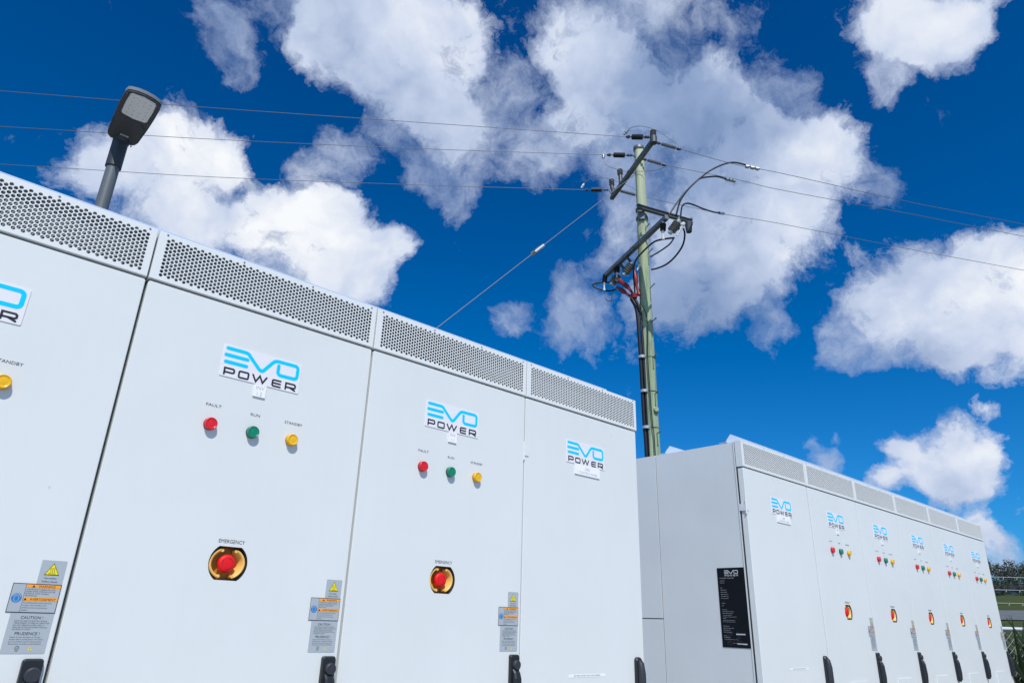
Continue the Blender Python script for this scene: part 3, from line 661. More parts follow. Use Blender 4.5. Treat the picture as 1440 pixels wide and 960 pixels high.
def handle_meshes():
    b = mb('black_plastic')
    b.prism(rrect(0.5565, 0.5905, DT-0.955, DT-0.7885, 0.006), -0.010, 0.0, 0.003)
    b2 = mb('black_plastic_cap'); c = (0.5758, DT-0.8155)
    b2.cyl((c[0], -0.018, c[1]), (c[0], -0.008, c[1]), 0.0128, 0.0140, 22)
    b2.cyl((c[0], -0.0195, c[1]), (c[0], -0.018, c[1]), 0.0112, 0.0128, 22)
    g_ = mb('black_plastic'); vs = []; sec = [(DT-0.826, 0.011, -0.013), (DT-0.836, 0.012, -0.021), (DT-0.850, 0.0125, -0.026), (DT-0.905, 0.0125, -0.029), (DT-0.945, 0.0115, -0.026), (DT-0.960, 0.010, -0.016)]
    for z, w, y in sec: vs += [(0.5755-w, -0.006, z), (0.5755-w, y+0.004, z), (0.5755-w+0.004, y, z), (0.5755+w-0.004, y, z), (0.5755+w, y+0.004, z), (0.5755+w, -0.006, z)]
    fs = [(6*i+k, 6*i+k+1, 6*i+7+k, 6*i+6+k) for i in range(len(sec)-1) for k in range(5)] + [(0, 1, 2, 3, 4, 5), tuple(6*(len(sec)-1)+k for k in (5, 4, 3, 2, 1, 0))]
    g_.add(vs, fs)
    p = mb('black_plastic'); p.prism(rrect(0.5385, 0.5700, DT-0.965, DT-0.8000, 0.012), -0.012, 0.0, 0.004)
    q = mb('black_plastic_cap'); sec = [(DT-0.806, 0.009, -0.014), (DT-0.818, 0.0105, -0.024), (DT-0.850, 0.011, -0.030), (DT-0.940, 0.011, -0.030), (DT-0.960, 0.009, -0.020)]; vs = []
    for z, w, y in sec: vs += [(0.5560-w, -0.010, z), (0.5560-w, y+0.005, z), (0.5560-w+0.005, y, z), (0.5560+w-0.005, y, z), (0.5560+w, y+0.005, z), (0.5560+w, -0.010, z)]
    fs = [(6*i+k, 6*i+k+1, 6*i+7+k, 6*i+6+k) for i in range(len(sec)-1) for k in range(5)] + [(0, 1, 2, 3, 4, 5), tuple(6*(len(sec)-1)+k for k in (5, 4, 3, 2, 1, 0))]
    q.add(vs, fs, True)
    return b.mesh('handle'), b2.mesh('lock_cap'), g_.mesh('grip'), p.mesh('handle'), q.mesh('grip')
HAND = handle_meshes()

def shell(width, dark_top=True):
    b = mb('side_coat'); b.box(0.0006, width-0.0006, 0.034, 0.80, 0.16, DT+HV-0.006)
    return b.mesh('body')
def vent(root, width, me, inner):
    v = link('vent_panel', me, root, (0, 0, DT))
    link('inner_mesh', inner, v, (0.0043, 0.0150, 0.0049))
    b = mb('dark_inside'); b.box(0.004, width-0.004, 0.0275, 0.0325, 0.004, HV-0.003); b.build('backing', v)
    s_ = mb('screw_steel')
    sc = None
    for x in (0.020, 0.205, 0.395, 0.580):
        if sc is None:
            s_.cyl((0, -0.0048, 0), (0, -0.0035, 0), 0.0024, 0.0028, 12); s_.mat('gap_rubber'); s_.cyl((0, -0.0050, 0), (0, -0.0045, 0), 0.0012, 0.0012, 6); sc = s_.mesh('screw')
        link('screw', sc, v, (x*width/0.6, 0, HV-0.0052))
def strips(root, width, x0=0.003, x1=None):
    # rubber seal behind the door and below the vent strip
    b = mb('gap_rubber'); b.box(0.004, width-0.004, 0.0262, 0.0335, 0.165, DT+0.003); b.build('door_seal', root)
    b = mb('dark_inside'); b.box(0.0, width, 0.02, 0.80, 0.06, 0.155); b.build('plinth', root)
def tag_plate(root, lines, x0, x1, z0, z1, h, m='print_faint'):
    b = mb('tag_white'); b.prism([(x0, z0), (x1, z0), (x1, z1), (x0, z1)], -0.0036, -0.0002)
    o = b.build('number_tag', root)
    if lines:
        l = mb(m)
        for s_, zz in lines: text(l, s_, (x0+x1)/2, zz, h, -0.0039, align='c')
        l.build('lettering', o)
    return o
def make_inverter(lines, gapl=0.002, gapr=0.002):
    root = thing('inverter_cabinet', None, 'cabinet', group='inverter cabinets standing in the two rows')
    link('body', shell(0.6), root); strips(root, 0.6)
    link('door', door_mesh(gapl, 0.6-gapr, 0.165, DT-0.0015, STOP_HOLE), root)
    vent(root, 0.6, vent_mesh_600, inner_600)
    bd = link('logo_badge', BADGE, root); link('lettering', BADGE_L, bd)
    if lines is not None: tag_plate(root, lines, 0.2858, 0.3158, DT-0.2122, DT-0.1822, 0.0092)
    for c, x, cap in CAPS:
        col, lens = LAMPS[c]
        o = link('indicator_lamp', lens, root, (x, 0, DT-0.3005)); o['label'] = {'red': 'red fault lamp', 'green': 'green run lamp', 'yellow': 'yellow standby lamp'}[c]
        link('collar', col, o); link('lettering', cap, o)
    o = link('emergency_stop', STOP[0], root)
    link('yellow_cowl', STOP[1], o); link('push_button', STOP[2], o); link('turn_arrow', STOP[3], o); link('lettering', STOP_L, o)
    for nm, me in zip(('hot_surface_label', 'hearing_warning_label', 'shock_caution_label'), LABELS): link(nm, me, root)
    h = link('handle', HAND[0], root); link('lock_cap', HAND[1], h); link('grip', HAND[2], h)
    b = mb('powder_coat'); b.box(0.208, 0.404, -0.0035, 0.0, DT-1.30, DT-0.9185); b.build('filter_flap', root)
    return root
def make_control(width, num, gapl=0.002, gapr=0.002):
    root = thing('control_cabinet', None, 'cabinet', group='control panel cabinets at the row ends')
    strips(root, width)
    off = width - 0.6
    link('door', door_mesh(gapl, width-gapr, 0.165, DT-0.0015), root)
    vent(root, width, vent_mesh_600 if width < 0.61 else vent_mesh_wide, inner_600 if width < 0.61 else inner_wide)
    bd = link('logo_badge', BADGE, root, (off+0.002, 0, -0.003)); link('lettering', BADGE_L, bd)
    o = tag_plate(root, [('BESS', DT-0.2005), (num + ' CONTROL PANEL', DT-0.2142)], 0.2395, 0.3695, DT-0.2190, DT-0.1850, 0.0085)
    o.location.x = off + 0.002
    h = link('handle', HAND[3], root, (off, 0, 0)); link('grip', HAND[4], h)
    b = mb('tag_white'); b.quad(0.2096, 0.3852, DT-0.8555, DT-0.8462, -0.0006)
    o = b.build('strip_label', root, 'strip_label'); o.location.x = off
    l = mb('print_soft'); text(l, 'BATTERY SYSTEM  ISOLATION CABINET', 0.2350, DT-0.8530, 0.0040, -0.0009, 0.3600); l.build('lettering', o)
    for zz in (-0.183, -1.0):
        hb = mb('powder_coat'); hb.box(0.0, 0.0175, -0.0026, 0.002, DT+zz-0.0150, DT+zz+0.0150); hb.box(-0.004, 0.0, -0.0010, 0.034, DT+zz-0.0150, DT+zz+0.0150)
        hb.cyl((-0.0005, 0.002, DT+zz-0.030), (-0.0005, 0.002, DT+zz+0.030), 0.0042, 0.0042, 10); hg = hb.build('hinge', root)
        hg.location.x = gapl-0.002
    return root
# ---- near row
inv = make_inverter([('INV', DT-0.1945), ('1.2', DT-0.2090)], 0.0045, 0.002)
tag(inv, 'white inverter cabinet tagged INV 1.2, the largest one seen whole')
c13 = copy_tree(inv); c13.location = (-0.6, 0, 0)
c13['label'] = 'white inverter cabinet cut off by the left edge of the picture'
c11 = copy_tree(inv); c11.location = (0.6, 0, 0)
c11['label'] = 'white inverter cabinet tagged INV 1.1, next to the near control panel cabinet'
def retag(root, lines):
    for ch in root.children:
        if ch.name.startswith('number_tag'):
            for l in ch.children:
                m_ = mb('print_faint')
                for s_, zz in lines: text(m_, s_, 0.3008, zz, 0.0092, -0.0039, align='c')
                l.data = m_.mesh('lettering')
retag(c13, [('INV', DT-0.1945), ('1.3', DT-0.2090)])
retag(c11, [('INV', DT-0.1945), ('1.1', DT-0.2090)])
ctl = make_control(0.6, '1', 0.002, 0.006); ctl.location = (1.2, 0, 0)
link('body', shell(0.6), ctl)
tag(ctl, 'white control panel cabinet without lamps at the right end of the near row')
# ---- far row
GB = 2.5911; WB = 0.635; DB = (0, 0.002, -0.0058)
ctb = make_control(WB, '2', 0.005, 0.003); ctb.location = (GB, DB[1], DB[2])
tag(ctb, 'far row control panel cabinet with grey end wall and black information plate')
for i in range(5):
    c = copy_tree(c11 if i == 0 else inv); c.location = (GB + WB + 0.6*i, DB[1], DB[2])
    retag(c, [('INV', DT-0.1945), ('2.%d' % (i+1), DT-0.2090)])
    c['label'] = ['far row inverter cabinet next to the far control panel cabinet, first with lamps',
                  'second inverter cabinet of the far row, counting lamp sets from the control panel',
                  'middle inverter cabinet of the five with lamps in the far row',
                  'last but one inverter cabinet towards the far end of the far row',
                  'inverter cabinet at the far right end of the far row, beside the wire fence'][i]
# end wall of the far control cabinet
b = mb('side_coat'); b.box(0.0025, WB-0.001, 0.034, 0.4795, 0.16, DT+HV-0.004); b.build('body', ctb)
b = mb('gap_rubber'); b.box(0.008, WB-0.001, 0.4795, 0.80, 0.16, DT+HV-0.010); b.build('rear_seal', ctb)
b = mb('side_coat'); b.box(0.0010, 0.030, 0.4835, 0.80, DT-0.6580, DT+HV-0.004); b.build('rear_upper_panel', ctb)
b = mb('side_coat'); b.box(0.0018, 0.030, 0.4835, 0.80, 0.16, DT-0.6625); b.build('rear_lower_panel', ctb)
b = mb('side_coat')
b.add([(0.0, 0.0335, 0.16), (0.0, 0.0385, 0.16), (0.0, 0.0385, DT+HV-0.004), (0.0, 0.0335, DT+HV-0.004), (0.0025, 0.0335, 0.16), (0.0025, 0.0335, DT+HV-0.004)], [(0, 3, 2, 1), (0, 4, 5, 3)])
b.build('edge_trim', ctb)
pl_ = mb('label_black'); x = -0.0006
def side_quad(m_, y0, y1, z0, z1, xx):
    m_.add([(xx, y1, z0), (xx, y0, z0), (xx, y0, z1), (xx, y1, z1)], [(0, 1, 2, 3)])
pl_.box(0.0008, 0.0025, 0.0352, 0.1742, DT-0.770, DT-0.4415)
po = pl_.build('information_plate', ctb)
l = MB(); logo_strokes(l, 0, 0, 0.36, 0, 'print_silver', 'print_silver')
l.mat('print_silver')
rows = [('BATTERY ENERGY STORAGE SYSTEM', 0.0455, 0.0042, 0.0), ('Model Number:', 0.0560, 0.0036, 0), ('Serial Number:', 0.0650, 0.0036, 0),
        ('Rating', 0.0860, 0.0036, 0), ('Rated output power', 0.0950, 0.0034, 0), ('Nominal AC voltage', 0.1040, 0.0036, 0), ('Rated maximum current', 0.1130, 0.0036, 0), ('Fault level and frequency', 0.1210, 0.0036, 0), ('Rated ingress protection', 0.1300, 0.0036, 0),
        ('Connection', 0.1500, 0.0038, 0), ('3 phase', 0.1600, 0.0034, 0),
        ('Installation notes', 0.1770, 0.0034, 0), ('1. Isolate all supplies before opening doors', 0.1845, 0.0032, 0), ('2. Stored energy remains inside cabinet', 0.1920, 0.0032, 0), ('3. Keep ventilation openings clear', 0.1995, 0.0032, 0), ('4. Authorised personnel only to work on this unit', 0.2065, 0.0032, 0), ('   at any time', 0.2130, 0.0032, 0), ('5. Refer to manual for emergency response', 0.2200, 0.0032, 0), ('6. Refer to manual for spare parts and service', 0.2265, 0.0032, 0),
        ('Battery information', 0.2440, 0.0036, 0), ('Battery Nominal Capacity and type', 0.2520, 0.0034, 0), ('Rated Current Ampere', 0.2600, 0.0034, 0), ('Maximum DC Voltage range', 0.2685, 0.0034, 0),
        ('Warning', 0.2830, 0.0036, 0), ('Multiple supply system', 0.2900, 0.0032, 0), ('This unit contains more than one source of supply', 0.2975, 0.0032, 0), ('Compliance plate', 0.3110, 0.0030, 0.045)]
for i in range(9): rows.append((('Phase', 'Frequency', 'Power', 'Voltage', 'Current', 'Fault', 'Weight total', 'Protection class', 'Manufacture date')[i], 0.3180-0.0+0.0, 0, 0))
rows = rows[:27]
for s_, dz, h_, dx in rows: text(l, s_, 0.0-0.0 + dx + 0.001, 0.015-dz, h_*0.8, 0)
V = l.v; nl = 0
# map from the sheet's own XZ to the wall: local x runs from the back of the wall to its front
newv = []
logo_n = None
b2 = MB(); logo_strokes(b2, 0, 0, 0.36, 0, 'print_silver', 'print_silver'); logo_n = len(b2.v)
for i, (x_, y_, z_) in enumerate(V):
    if i < logo_n: newv.append((0.0003, 0.1742-0.034-x_, DT-0.4415-0.009+z_))
    else: newv.append((0.0003, 0.1742-0.0105-x_*0.9, DT-0.4415-0.015+z_))
l.v = newv
for (y0, y1, z0, z1) in ((0.060, 0.104, -0.7185, -0.7135), (0.055, 0.102, -0.7570, -0.7520)): side_quad(l, y0, y1, DT+z0, DT+z1, 0.0004)
l.mat('print_grey')
for i in range(9):
    a_ = random.uniform(0.018, 0.036)
    side_quad(l, 0.150-a_, 0.150, DT-0.7085-0.0062*i, DT-0.7065-0.0062*i, 0.0004)
    a_ = random.uniform(0.010, 0.030)
    if i not in (1, 7): side_quad(l, 0.103-a_, 0.103, DT-0.7085-0.0062*i, DT-0.7065-0.0062*i, 0.0004)
l.build('lettering', po)
# small dimples left by the fixings behind the end wall
dm = mb('side_coat')
for yy, zz in ((0.36, 0.02-0.28), (0.30, -0.40), (0.19, -0.135), (0.175, -0.53-0.0), (0.31, -0.50), (0.225, -0.64), (0.26, -0.86), (0.12, -0.86), (0.38, -0.63)):
    N = 12; vs = [(-0.0006+0.0025, yy, DT+zz)] + [(0.0024, yy+0.006*math.cos(2*PI*i/N), DT+zz+0.006*math.sin(2*PI*i/N)) for i in range(N)]
    dm.add(vs, [(0, 1+i, 1+(i+1) % N) for i in range(N)], True)
dm.build('wall_dimples', ctb)

# roof rails: thin upright flanges with chamfered ends
def rail(x0, x1, y, label, z=DT+HV-0.006, h=0.048):
    m_ = mb('rail_coat'); c = h
    m_.prism([(x0, z), (x1, z), (x1, z+0.008), (x1-c*0.9, z+h), (x0+c*0.9, z+h), (x0, z+0.008)], y, y+0.003)
    m_.box(x0, x1, y+0.003, y+0.040, z, z+0.003)
    k = max(1, int((x1-x0)/0.3))
    o = m_.build('roof_rail'); o.location = (0, 0, 0)
    return tag(o, label, 'rail', 'lifting rails on the cabinet roofs')
rail(-0.9, 1.752, 0.07, 'thin pale rail along the front roof edge of the near cabinet row')
rail(GB+0.004, 6.20, 0.072, 'thin pale rail along the front roof edge of the far cabinet row')
rail(GB+0.010, 6.20, 0.424, 'pale rail end showing at the back of the far row roof', h=0.046)

# ------------------------------------------------------------------ street light behind the near row
LX, LY = 0.321, 3.499
sl = thing('street_light', 'slim grey street light with flat square head rising behind the near cabinets', 'street light', (LX, LY, 0))
b = mb('post_grey'); b.cyl((0, 0, 0), (0, 0, 4.45), 0.060, 0.0435, 24); b.build('post', sl)
b = mb('post_dark'); b.cyl((0, 0, 4.43), (0, 0, 4.66), 0.053, 0.053, 24); b.cyl((0, 0, 4.66), (0, -0.03, 4.70), 0.053, 0.05, 24); b.build('spigot', sl)
hd_ = bpy.data.objects.new('lamp_head', None)
tilt = math.radians(10)
def head_pt(x, a, n):    # a along the head, n up from its underside
    return (x, -a*math.cos(tilt) - n*math.sin(tilt), 4.675 + a*math.sin(tilt) + n*math.cos(tilt))
def head_prism(m_, pts, n0, n1, shrink=1.0, smooth=False):
    n = len(pts); cx = sum(p[0] for p in pts)/n; ca = sum(p[1] for p in pts)/n
    top = [(cx+(p[0]-cx)*shrink, ca+(p[1]-ca)*shrink) for p in pts]
    m_.add([head_pt(*p, n0) for p in pts] + [head_pt(*p, n1) for p in top], [tuple(range(n)), tuple(n+i for i in reversed(range(n)))] + [(i, n+i, n+(i+1) % n, (i+1) % n) for i in range(n)], smooth)
OUT = [(-0.070, -0.015), (-0.092, 0.005), (-0.104, 0.040), (-0.114, 0.20), (-0.118, 0.33), (-0.117, 0.455), (-0.110, 0.487), (-0.095, 0.500), (-0.05, 0.515), (0.0, 0.520), (0.05, 0.515),
       (0.095, 0.500), (0.110, 0.487), (0.117, 0.455), (0.118, 0.33), (0.114, 0.20), (0.104, 0.040), (0.092, 0.005), (0.070, -0.015)]
b = mb('head_grey'); head_prism(b, OUT, 0.0, 0.030); b.mat('head_rim'); head_prism(b, OUT, 0.030, 0.062, 0.86); h_ = b.build('lamp_head', sl)
b = mb('head_rim')
rim = [(x_*1.01, a_*1.0+0.003) for x_, a_ in OUT[5:14]]
b.add([head_pt(x_, a_, 0.012) for x_, a_ in rim] + [head_pt(x_, a_, 0.036) for x_, a_ in rim], [(i, i+1, len(rim)+i+1, len(rim)+i) for i in range(len(rim)-1)], True)
b.build('rim', h_)
b = mb('head_grey')     # raised gear tray near the spigot
head_prism(b, [(-0.085, 0.02), (-0.095, 0.20), (-0.06, 0.235), (0.06, 0.235), (0.095, 0.20), (0.085, 0.02)], -0.012, 0.0, 1.08); b.build('gear_cover', h_)
lens_o = [(-0.083, 0.292), (-0.086, 0.40), (-0.082, 0.475), (-0.070, 0.489), (0.0, 0.499), (0.070, 0.489), (0.082, 0.475), (0.086, 0.40), (0.083, 0.292), (0.072, 0.280), (0.0, 0.270), (-0.072, 0.280)]
b = mb('head_lens'); head_prism(b, list(reversed(lens_o)), -0.008, 0.0, 1.04); ln = b.build('lens_panel', h_)
b = mb('led_chip')
for i in range(4):
    for j in range(5):
        if (i, j) in ((1, 2), (2, 2)): continue
        b.box(-0.055+0.0367*i-0.004, -0.055+0.0367*i+0.004, 0, 0.001, 0, 0) if False else None
        x_, a_ = -0.055+0.0367*i, 0.305+0.04*j
        b.add([head_pt(x_-0.0035, a_-0.0035, -0.0086), head_pt(x_+0.0035, a_-0.0035, -0.0086), head_pt(x_+0.0035, a_+0.0035, -0.0086), head_pt(x_-0.0035, a_+0.0035, -0.0086)], [(0, 1, 2, 3)])
b.build('led_array', ln)
b = mb('label_grey'); b.add([head_pt(-0.026, 0.050, -0.0135), head_pt(0.030, 0.050, -0.0135), head_pt(0.030, 0.085, -0.0135), head_pt(-0.026, 0.085, -0.0135)], [(0, 1, 2, 3)]); b.build('rating_label', h_)
bolt = mb('dark_inside')
for x_, a_ in ((-0.080, 0.018), (0.080, 0.018), (-0.100, 0.26), (0.100, 0.26), (-0.104, 0.47), (0.104, 0.47)):
    bb = mb('dark_inside' if a_ < 0.1 else 'screw_steel'); bb.cyl(head_pt(x_, a_, -0.004), head_pt(x_, a_, 0.0), 0.008 if a_ < 0.1 else 0.005, None, 10); bb.build('bolt', h_)
b = mb('bright_fitting'); b.cyl(head_pt(0.055, -0.02, 0.0), head_pt(0.055, -0.035, 0.002), 0.006, None, 8); b.cyl(head_pt(0.075, -0.02, 0.0), head_pt(0.075, -0.03, 0.002), 0.005, None, 8); b.build('clamp_screw', h_)

# ------------------------------------------------------------------ timber power pole
arm1 = [(11.04, 6.14, 12.16), (12.234, 8.407, 12.16)]
arm2 = [(11.114, 5.952, 9.98), (12.333, 8.75, 9.98)]
cross = [(11.55, 7.074, 10.98), (13.086, 6.528, 10.98)]
wl1 = [(10.833, 6.773, 12.494), (6.991, 9.74, 12.407), (3.08, 12.762, 12.322), (-0.663, 15.653, 12.3), (-20.448, 30.935, 12.184)]
wl2 = [(11.427, 7.863, 12.862), (7.724, 10.762, 12.611), (3.549, 14.031, 12.404), (-0.448, 17.16, 12.3), (-20.129, 32.567, 11.788)]
wl3 = [(11.781, 8.95, 12.476), (8.467, 11.74, 12.352), (4.106, 15.412, 12.253), (-0.182, 19.022, 12.3), (-19.306, 35.122, 12.51)]
wr1 = [(11.284, 5.581, 11.721), (12.555, 4.912, 11.61), (13.664, 4.328, 11.63), (16.892, 2.629, 11.558), (20.151, 0.914, 11.6), (42.273, -10.728, 11.885)]
wr2 = [(12.042, 6.51, 12.153), (13.641, 5.524, 12.052), (14.742, 4.846, 11.929), (17.857, 2.925, 11.785), (20.859, 1.075, 11.6), (42.113, -12.023, 10.29)]
wr3 = [(12.531, 7.685, 12.029), (14.635, 6.468, 11.891), (16.163, 5.585, 11.87), (19.656, 3.565, 11.71), (23.086, 1.581, 11.6), (44.718, -10.932, 10.906)]
str_ = [[(10.986, 6.219, 12.257), (10.833, 6.773, 12.494)], [(11.699, 7.266, 12.676), (11.427, 7.863, 12.862)], [(12.19, 8.462, 12.44), (11.781, 8.95, 12.476)], [(11.057, 6.116, 12.094), (11.284, 5.581, 11.721)], [(11.793, 7.051, 12.513), (12.042, 6.51, 12.153)], [(12.274, 8.356, 12.453), (12.531, 7.685, 12.029)]]
loop1 = [(13.118, 4.621, 11.621), (12.988, 4.729, 11.65), (12.815, 4.864, 11.732), (12.615, 5.026, 11.763), (12.406, 5.194, 11.669), (12.138, 5.391, 11.449), (11.829, 5.589, 11.091), (11.552, 5.742, 10.716), (11.323, 5.843, 10.347), (11.141, 5.91, 10.03)]
loop2 = [(13.638, 5.529, 11.988), (13.356, 5.606, 11.949), (13.071, 5.676, 11.915), (12.837, 5.74, 11.828), (12.481, 5.83, 11.641), (12.169, 5.872, 11.32), (11.855, 5.89, 10.953), (11.553, 5.871, 10.545), (11.226, 5.78, 10.01)]
loop3 = [(14.636, 6.467, 11.913), (14.041, 6.406, 11.647), (13.34, 6.305, 11.376), (12.629, 6.173, 11.111), (12.22, 6.098, 10.925), (11.926, 6.036, 10.699), (11.645, 5.908, 10.373), (11.273, 5.706, 9.924)]
jump1 = [(10.868, 6.726, 12.712), (10.911, 6.627, 12.745), (10.969, 6.499, 12.736), (11.038, 6.341, 12.662), (11.143, 6.075, 12.453), (11.22, 5.843, 12.156), (11.274, 5.659, 11.899), (11.292, 5.568, 11.718)]
jump2 = [(11.363, 7.942, 12.87), (11.348, 7.933, 12.721), (11.353, 7.904, 12.596), (11.403, 7.807, 12.46), (11.491, 7.647, 12.346), (11.611, 7.424, 12.217), (11.777, 7.103, 12.138), (11.918, 6.813, 12.084), (12.008, 6.618, 12.095), (12.08, 6.453, 12.132)]
jump3 = [(11.717, 9.023, 12.503), (11.745, 8.967, 12.652), (11.798, 8.883, 12.753), (11.886, 8.752, 12.825), (12.016, 8.557, 12.805), (12.141, 8.362, 12.713), (12.289, 8.119, 12.539), (12.431, 7.875, 12.365), (12.534, 7.682, 12.118)]
stay = [(11.677, 7.211, 12.033), (10.908, 7.31, 10.889), (10.024, 7.495, 10.038), (8.644, 7.655, 8.771)]
blkloopL = [(12.637, 8.366, 9.664), (12.538, 8.495, 9.755), (12.365, 8.711, 9.768), (12.188, 8.925, 9.758), (12.109, 9.018, 9.699), (12.186, 8.927, 9.601), (12.361, 8.715, 9.519), (12.477, 8.571, 9.552), (12.513, 8.526, 9.653)]
blkloop2 = [(12.039, 7.393, 8.236), (11.78, 7.393, 8.465), (11.508, 7.226, 8.872), (11.336, 7.102, 9.137), (11.25, 6.964, 9.315), (11.215, 6.707, 9.444), (11.188, 6.382, 9.544), (11.187, 6.092, 9.499), (11.182, 5.848, 9.423)]
cab_r1 = [(11.182, 5.847, 9.432), (11.395, 6.108, 9.464), (11.653, 6.521, 9.568), (11.934, 7.025, 9.706)]
cab_r2 = [(11.551, 5.828, 9.821), (11.655, 5.868, 9.716), (11.775, 6.02, 9.549), (11.862, 6.283, 9.408), (11.912, 6.561, 9.327), (11.93, 6.838, 9.325), (11.934, 7.024, 9.357)]
red = [[(12.046, 8.15, 9.563), (11.918, 7.687, 9.067), (11.771, 7.42, 8.658)], [(12.198, 8.279, 9.412), (11.992, 7.857, 9.035), (11.761, 7.434, 8.64)], [(11.698, 7.351, 9.368), (11.72, 7.322, 8.983), (11.753, 7.277, 8.697)]]
downcable = [(11.658, 7.355, 8.615), (11.712, 7.281, 8.406), (11.735, 7.251, 8.129), (11.743, 7.239, 7.678), (11.749, 7.231, 7.15), (11.756, 7.222, 6.3), (11.763, 7.213, 5.483), (11.773, 7.198, 4.698)]
thin = [(11.663, 7.18, 8.448), (11.723, 7.097, 8.168), (11.742, 7.07, 7.807), (11.724, 7.095, 7.108), (11.73, 7.087, 6.264), (11.744, 7.068, 5.453), (11.758, 7.049, 4.828)]
clamp = [(11.749, 7.232, 7.116), (11.761, 7.215, 6.299), (11.767, 7.207, 5.467)]
arrest = [[(12.334, 8.749, 10.064), (12.3, 8.791, 9.71)], [(12.143, 8.188, 10.053), (12.12, 8.216, 9.727)], [(11.15, 6.078, 9.921), (11.134, 6.103, 9.646)]]
fuse = [[(11.79, 7.498, 9.614), (11.693, 7.626, 9.39)], [(11.236, 5.764, 9.804), (11.154, 5.891, 9.602)], [(12.282, 8.334, 9.769), (12.2, 8.437, 9.59)]]
fuselever = [[(11.291, 5.677, 9.717), (11.217, 5.794, 9.461)], [(11.69, 7.193, 9.422), (11.658, 7.237, 9.311)]]
hook = [(12.431, 8.629, 9.556), (12.421, 8.641, 9.289), (12.403, 8.664, 9.229), (12.346, 8.734, 9.242), (12.312, 8.775, 9.336)]
postins = [[(11.031, 6.153, 12.183), (11.043, 6.136, 12.451)], [(11.991, 7.894, 12.471), (11.984, 7.903, 12.722)], [(12.245, 8.393, 12.502), (12.244, 8.395, 12.781)]]
steps = [(11.809, 6.994, 10.493), (11.83, 6.964, 9.796), (11.834, 6.958, 8.86), (11.83, 6.965, 7.982), (11.814, 6.986, 7.088), (11.818, 6.982, 6.229), (11.819, 6.98, 5.327)]
knob = (11.828, 7.002, 5.86)
armbolt = [(11.345, 7.184, 9.782), (11.466, 7.262, 12.254)]
stayins = [(8.634, 7.666, 8.754), (8.424, 7.659, 8.513)]
PX, PY = 11.9, 7.2
pole = thing('power_pole', 'green treated timber power pole with two steel crossarms and red cable ends', 'power pole')
b = mb('treated_timber'); N = 28; vs = []; zs = [0, 1, 2, 3, 4, 5, 5.6, 6.2, 7, 7.8, 8.6, 9.4, 10.2, 10.8, 11.4, 12.0, 12.5, 12.96]
for z in zs:
    for i in range(N):
        t = 2*PI*i/N; r = 0.172 - 0.052*z/13 + 0.004*math.sin(3*t + z*0.9) + 0.003*math.sin(5*t - z*1.7)
        vs.append((PX + r*math.cos(t) + 0.010*math.sin(z*0.6), PY + r*math.sin(t), z))
b.add(vs, [(k*N+i, k*N+(i+1) % N, (k+1)*N+(i+1) % N, (k+1)*N+i) for k in range(len(zs)-1) for i in range(N)], True)
b.add(vs[-N:], [tuple(range(N))]); b.build('trunk', pole)
b = mb('galvanised'); b.cyl((PX, PY, 12.92), (PX, PY, 13.0), 0.142, 0.136, 24); b.build('pole_cap', pole)
b = mb('galvanised'); b.cyl(Vector((PX-0.02, PY-0.02, 5.86)), (knob[0], knob[1], knob[2]), 0.05, 0.045, 10)
b = mb('treated_timber'); b.cyl((knob[0]+0.05, knob[1]+0.06, 5.86), knob, 0.065, 0.05, 12); b.build('knot_stub', pole)
def arm(a, b_, w, h, nm):
    m_ = mb('galvanised'); m_.beam(a, b_, w, h); return m_.build(nm, pole)
a1 = arm(arm1[0], arm1[1], 0.10, 0.10, 'crossarm')
a2 = arm(arm2[0], arm2[1], 0.10, 0.10, 'crossarm')
# channel bracket built from two flats and a web
m_ = mb('galvanised'); c0, c1 = Vector(cross[0]), Vector(cross[1])
for dz in (-0.045, 0.045): m_.beam(c0+Vector((0, 0, dz)), c1+Vector((0, 0, dz)), 0.10, 0.012)
m_.beam(c0, c1, 0.012, 0.078); m_.build('cable_bracket', pole)
b = mb('galvanised'); ph = Vector((PX, PY, 0)); fr = Vector((-0.811, -0.585, 0))
b.cyl((PX, PY, 10.80), (PX, PY, 10.86), 0.150, None, 20); b.cyl((PX, PY, 11.05), (PX, PY, 11.11), 0.150, None, 20)
p_ = Vector((PX, PY, 10.83)) + fr*0.19; b.beam(p_+Vector((0.08, -0.03, 0)), p_+Vector((-0.02, 0.10, 0)), 0.10, 0.22)
b.build('pole_clamp', pole)
# stub between pole and upper arm, king bolts
b = mb('dark_steel')
for zz, aa in ((12.16, arm1), (9.98, arm2)):
    A_, B_ = Vector(aa[0]), Vector(aa[1]); d = (B_-A_).normalized(); q = A_ + d*((Vector((PX, PY, zz))-A_).dot(d))
    b.cyl((PX, PY, zz), q + (q-Vector((PX, PY, zz))).normalized()*0.09, 0.014, None, 8)
b.build('king_bolt', pole)
for q in (Vector(arm1[0]).lerp(Vector(arm1[1]), 0.52)+Vector((-0.05, 0, 0.03)), Vector(arm2[0]).lerp(Vector(arm2[1]), 0.52)+Vector((-0.05, 0, 0.03))):
    bb = mb('bright_fitting'); bb.cyl(Vector(q)+Vector((-0.06, 0, -0.0)), Vector(q)+Vector((0.05, 0.03, 0.02)), 0.012, None, 8); bb.build('arm_bolt', pole)
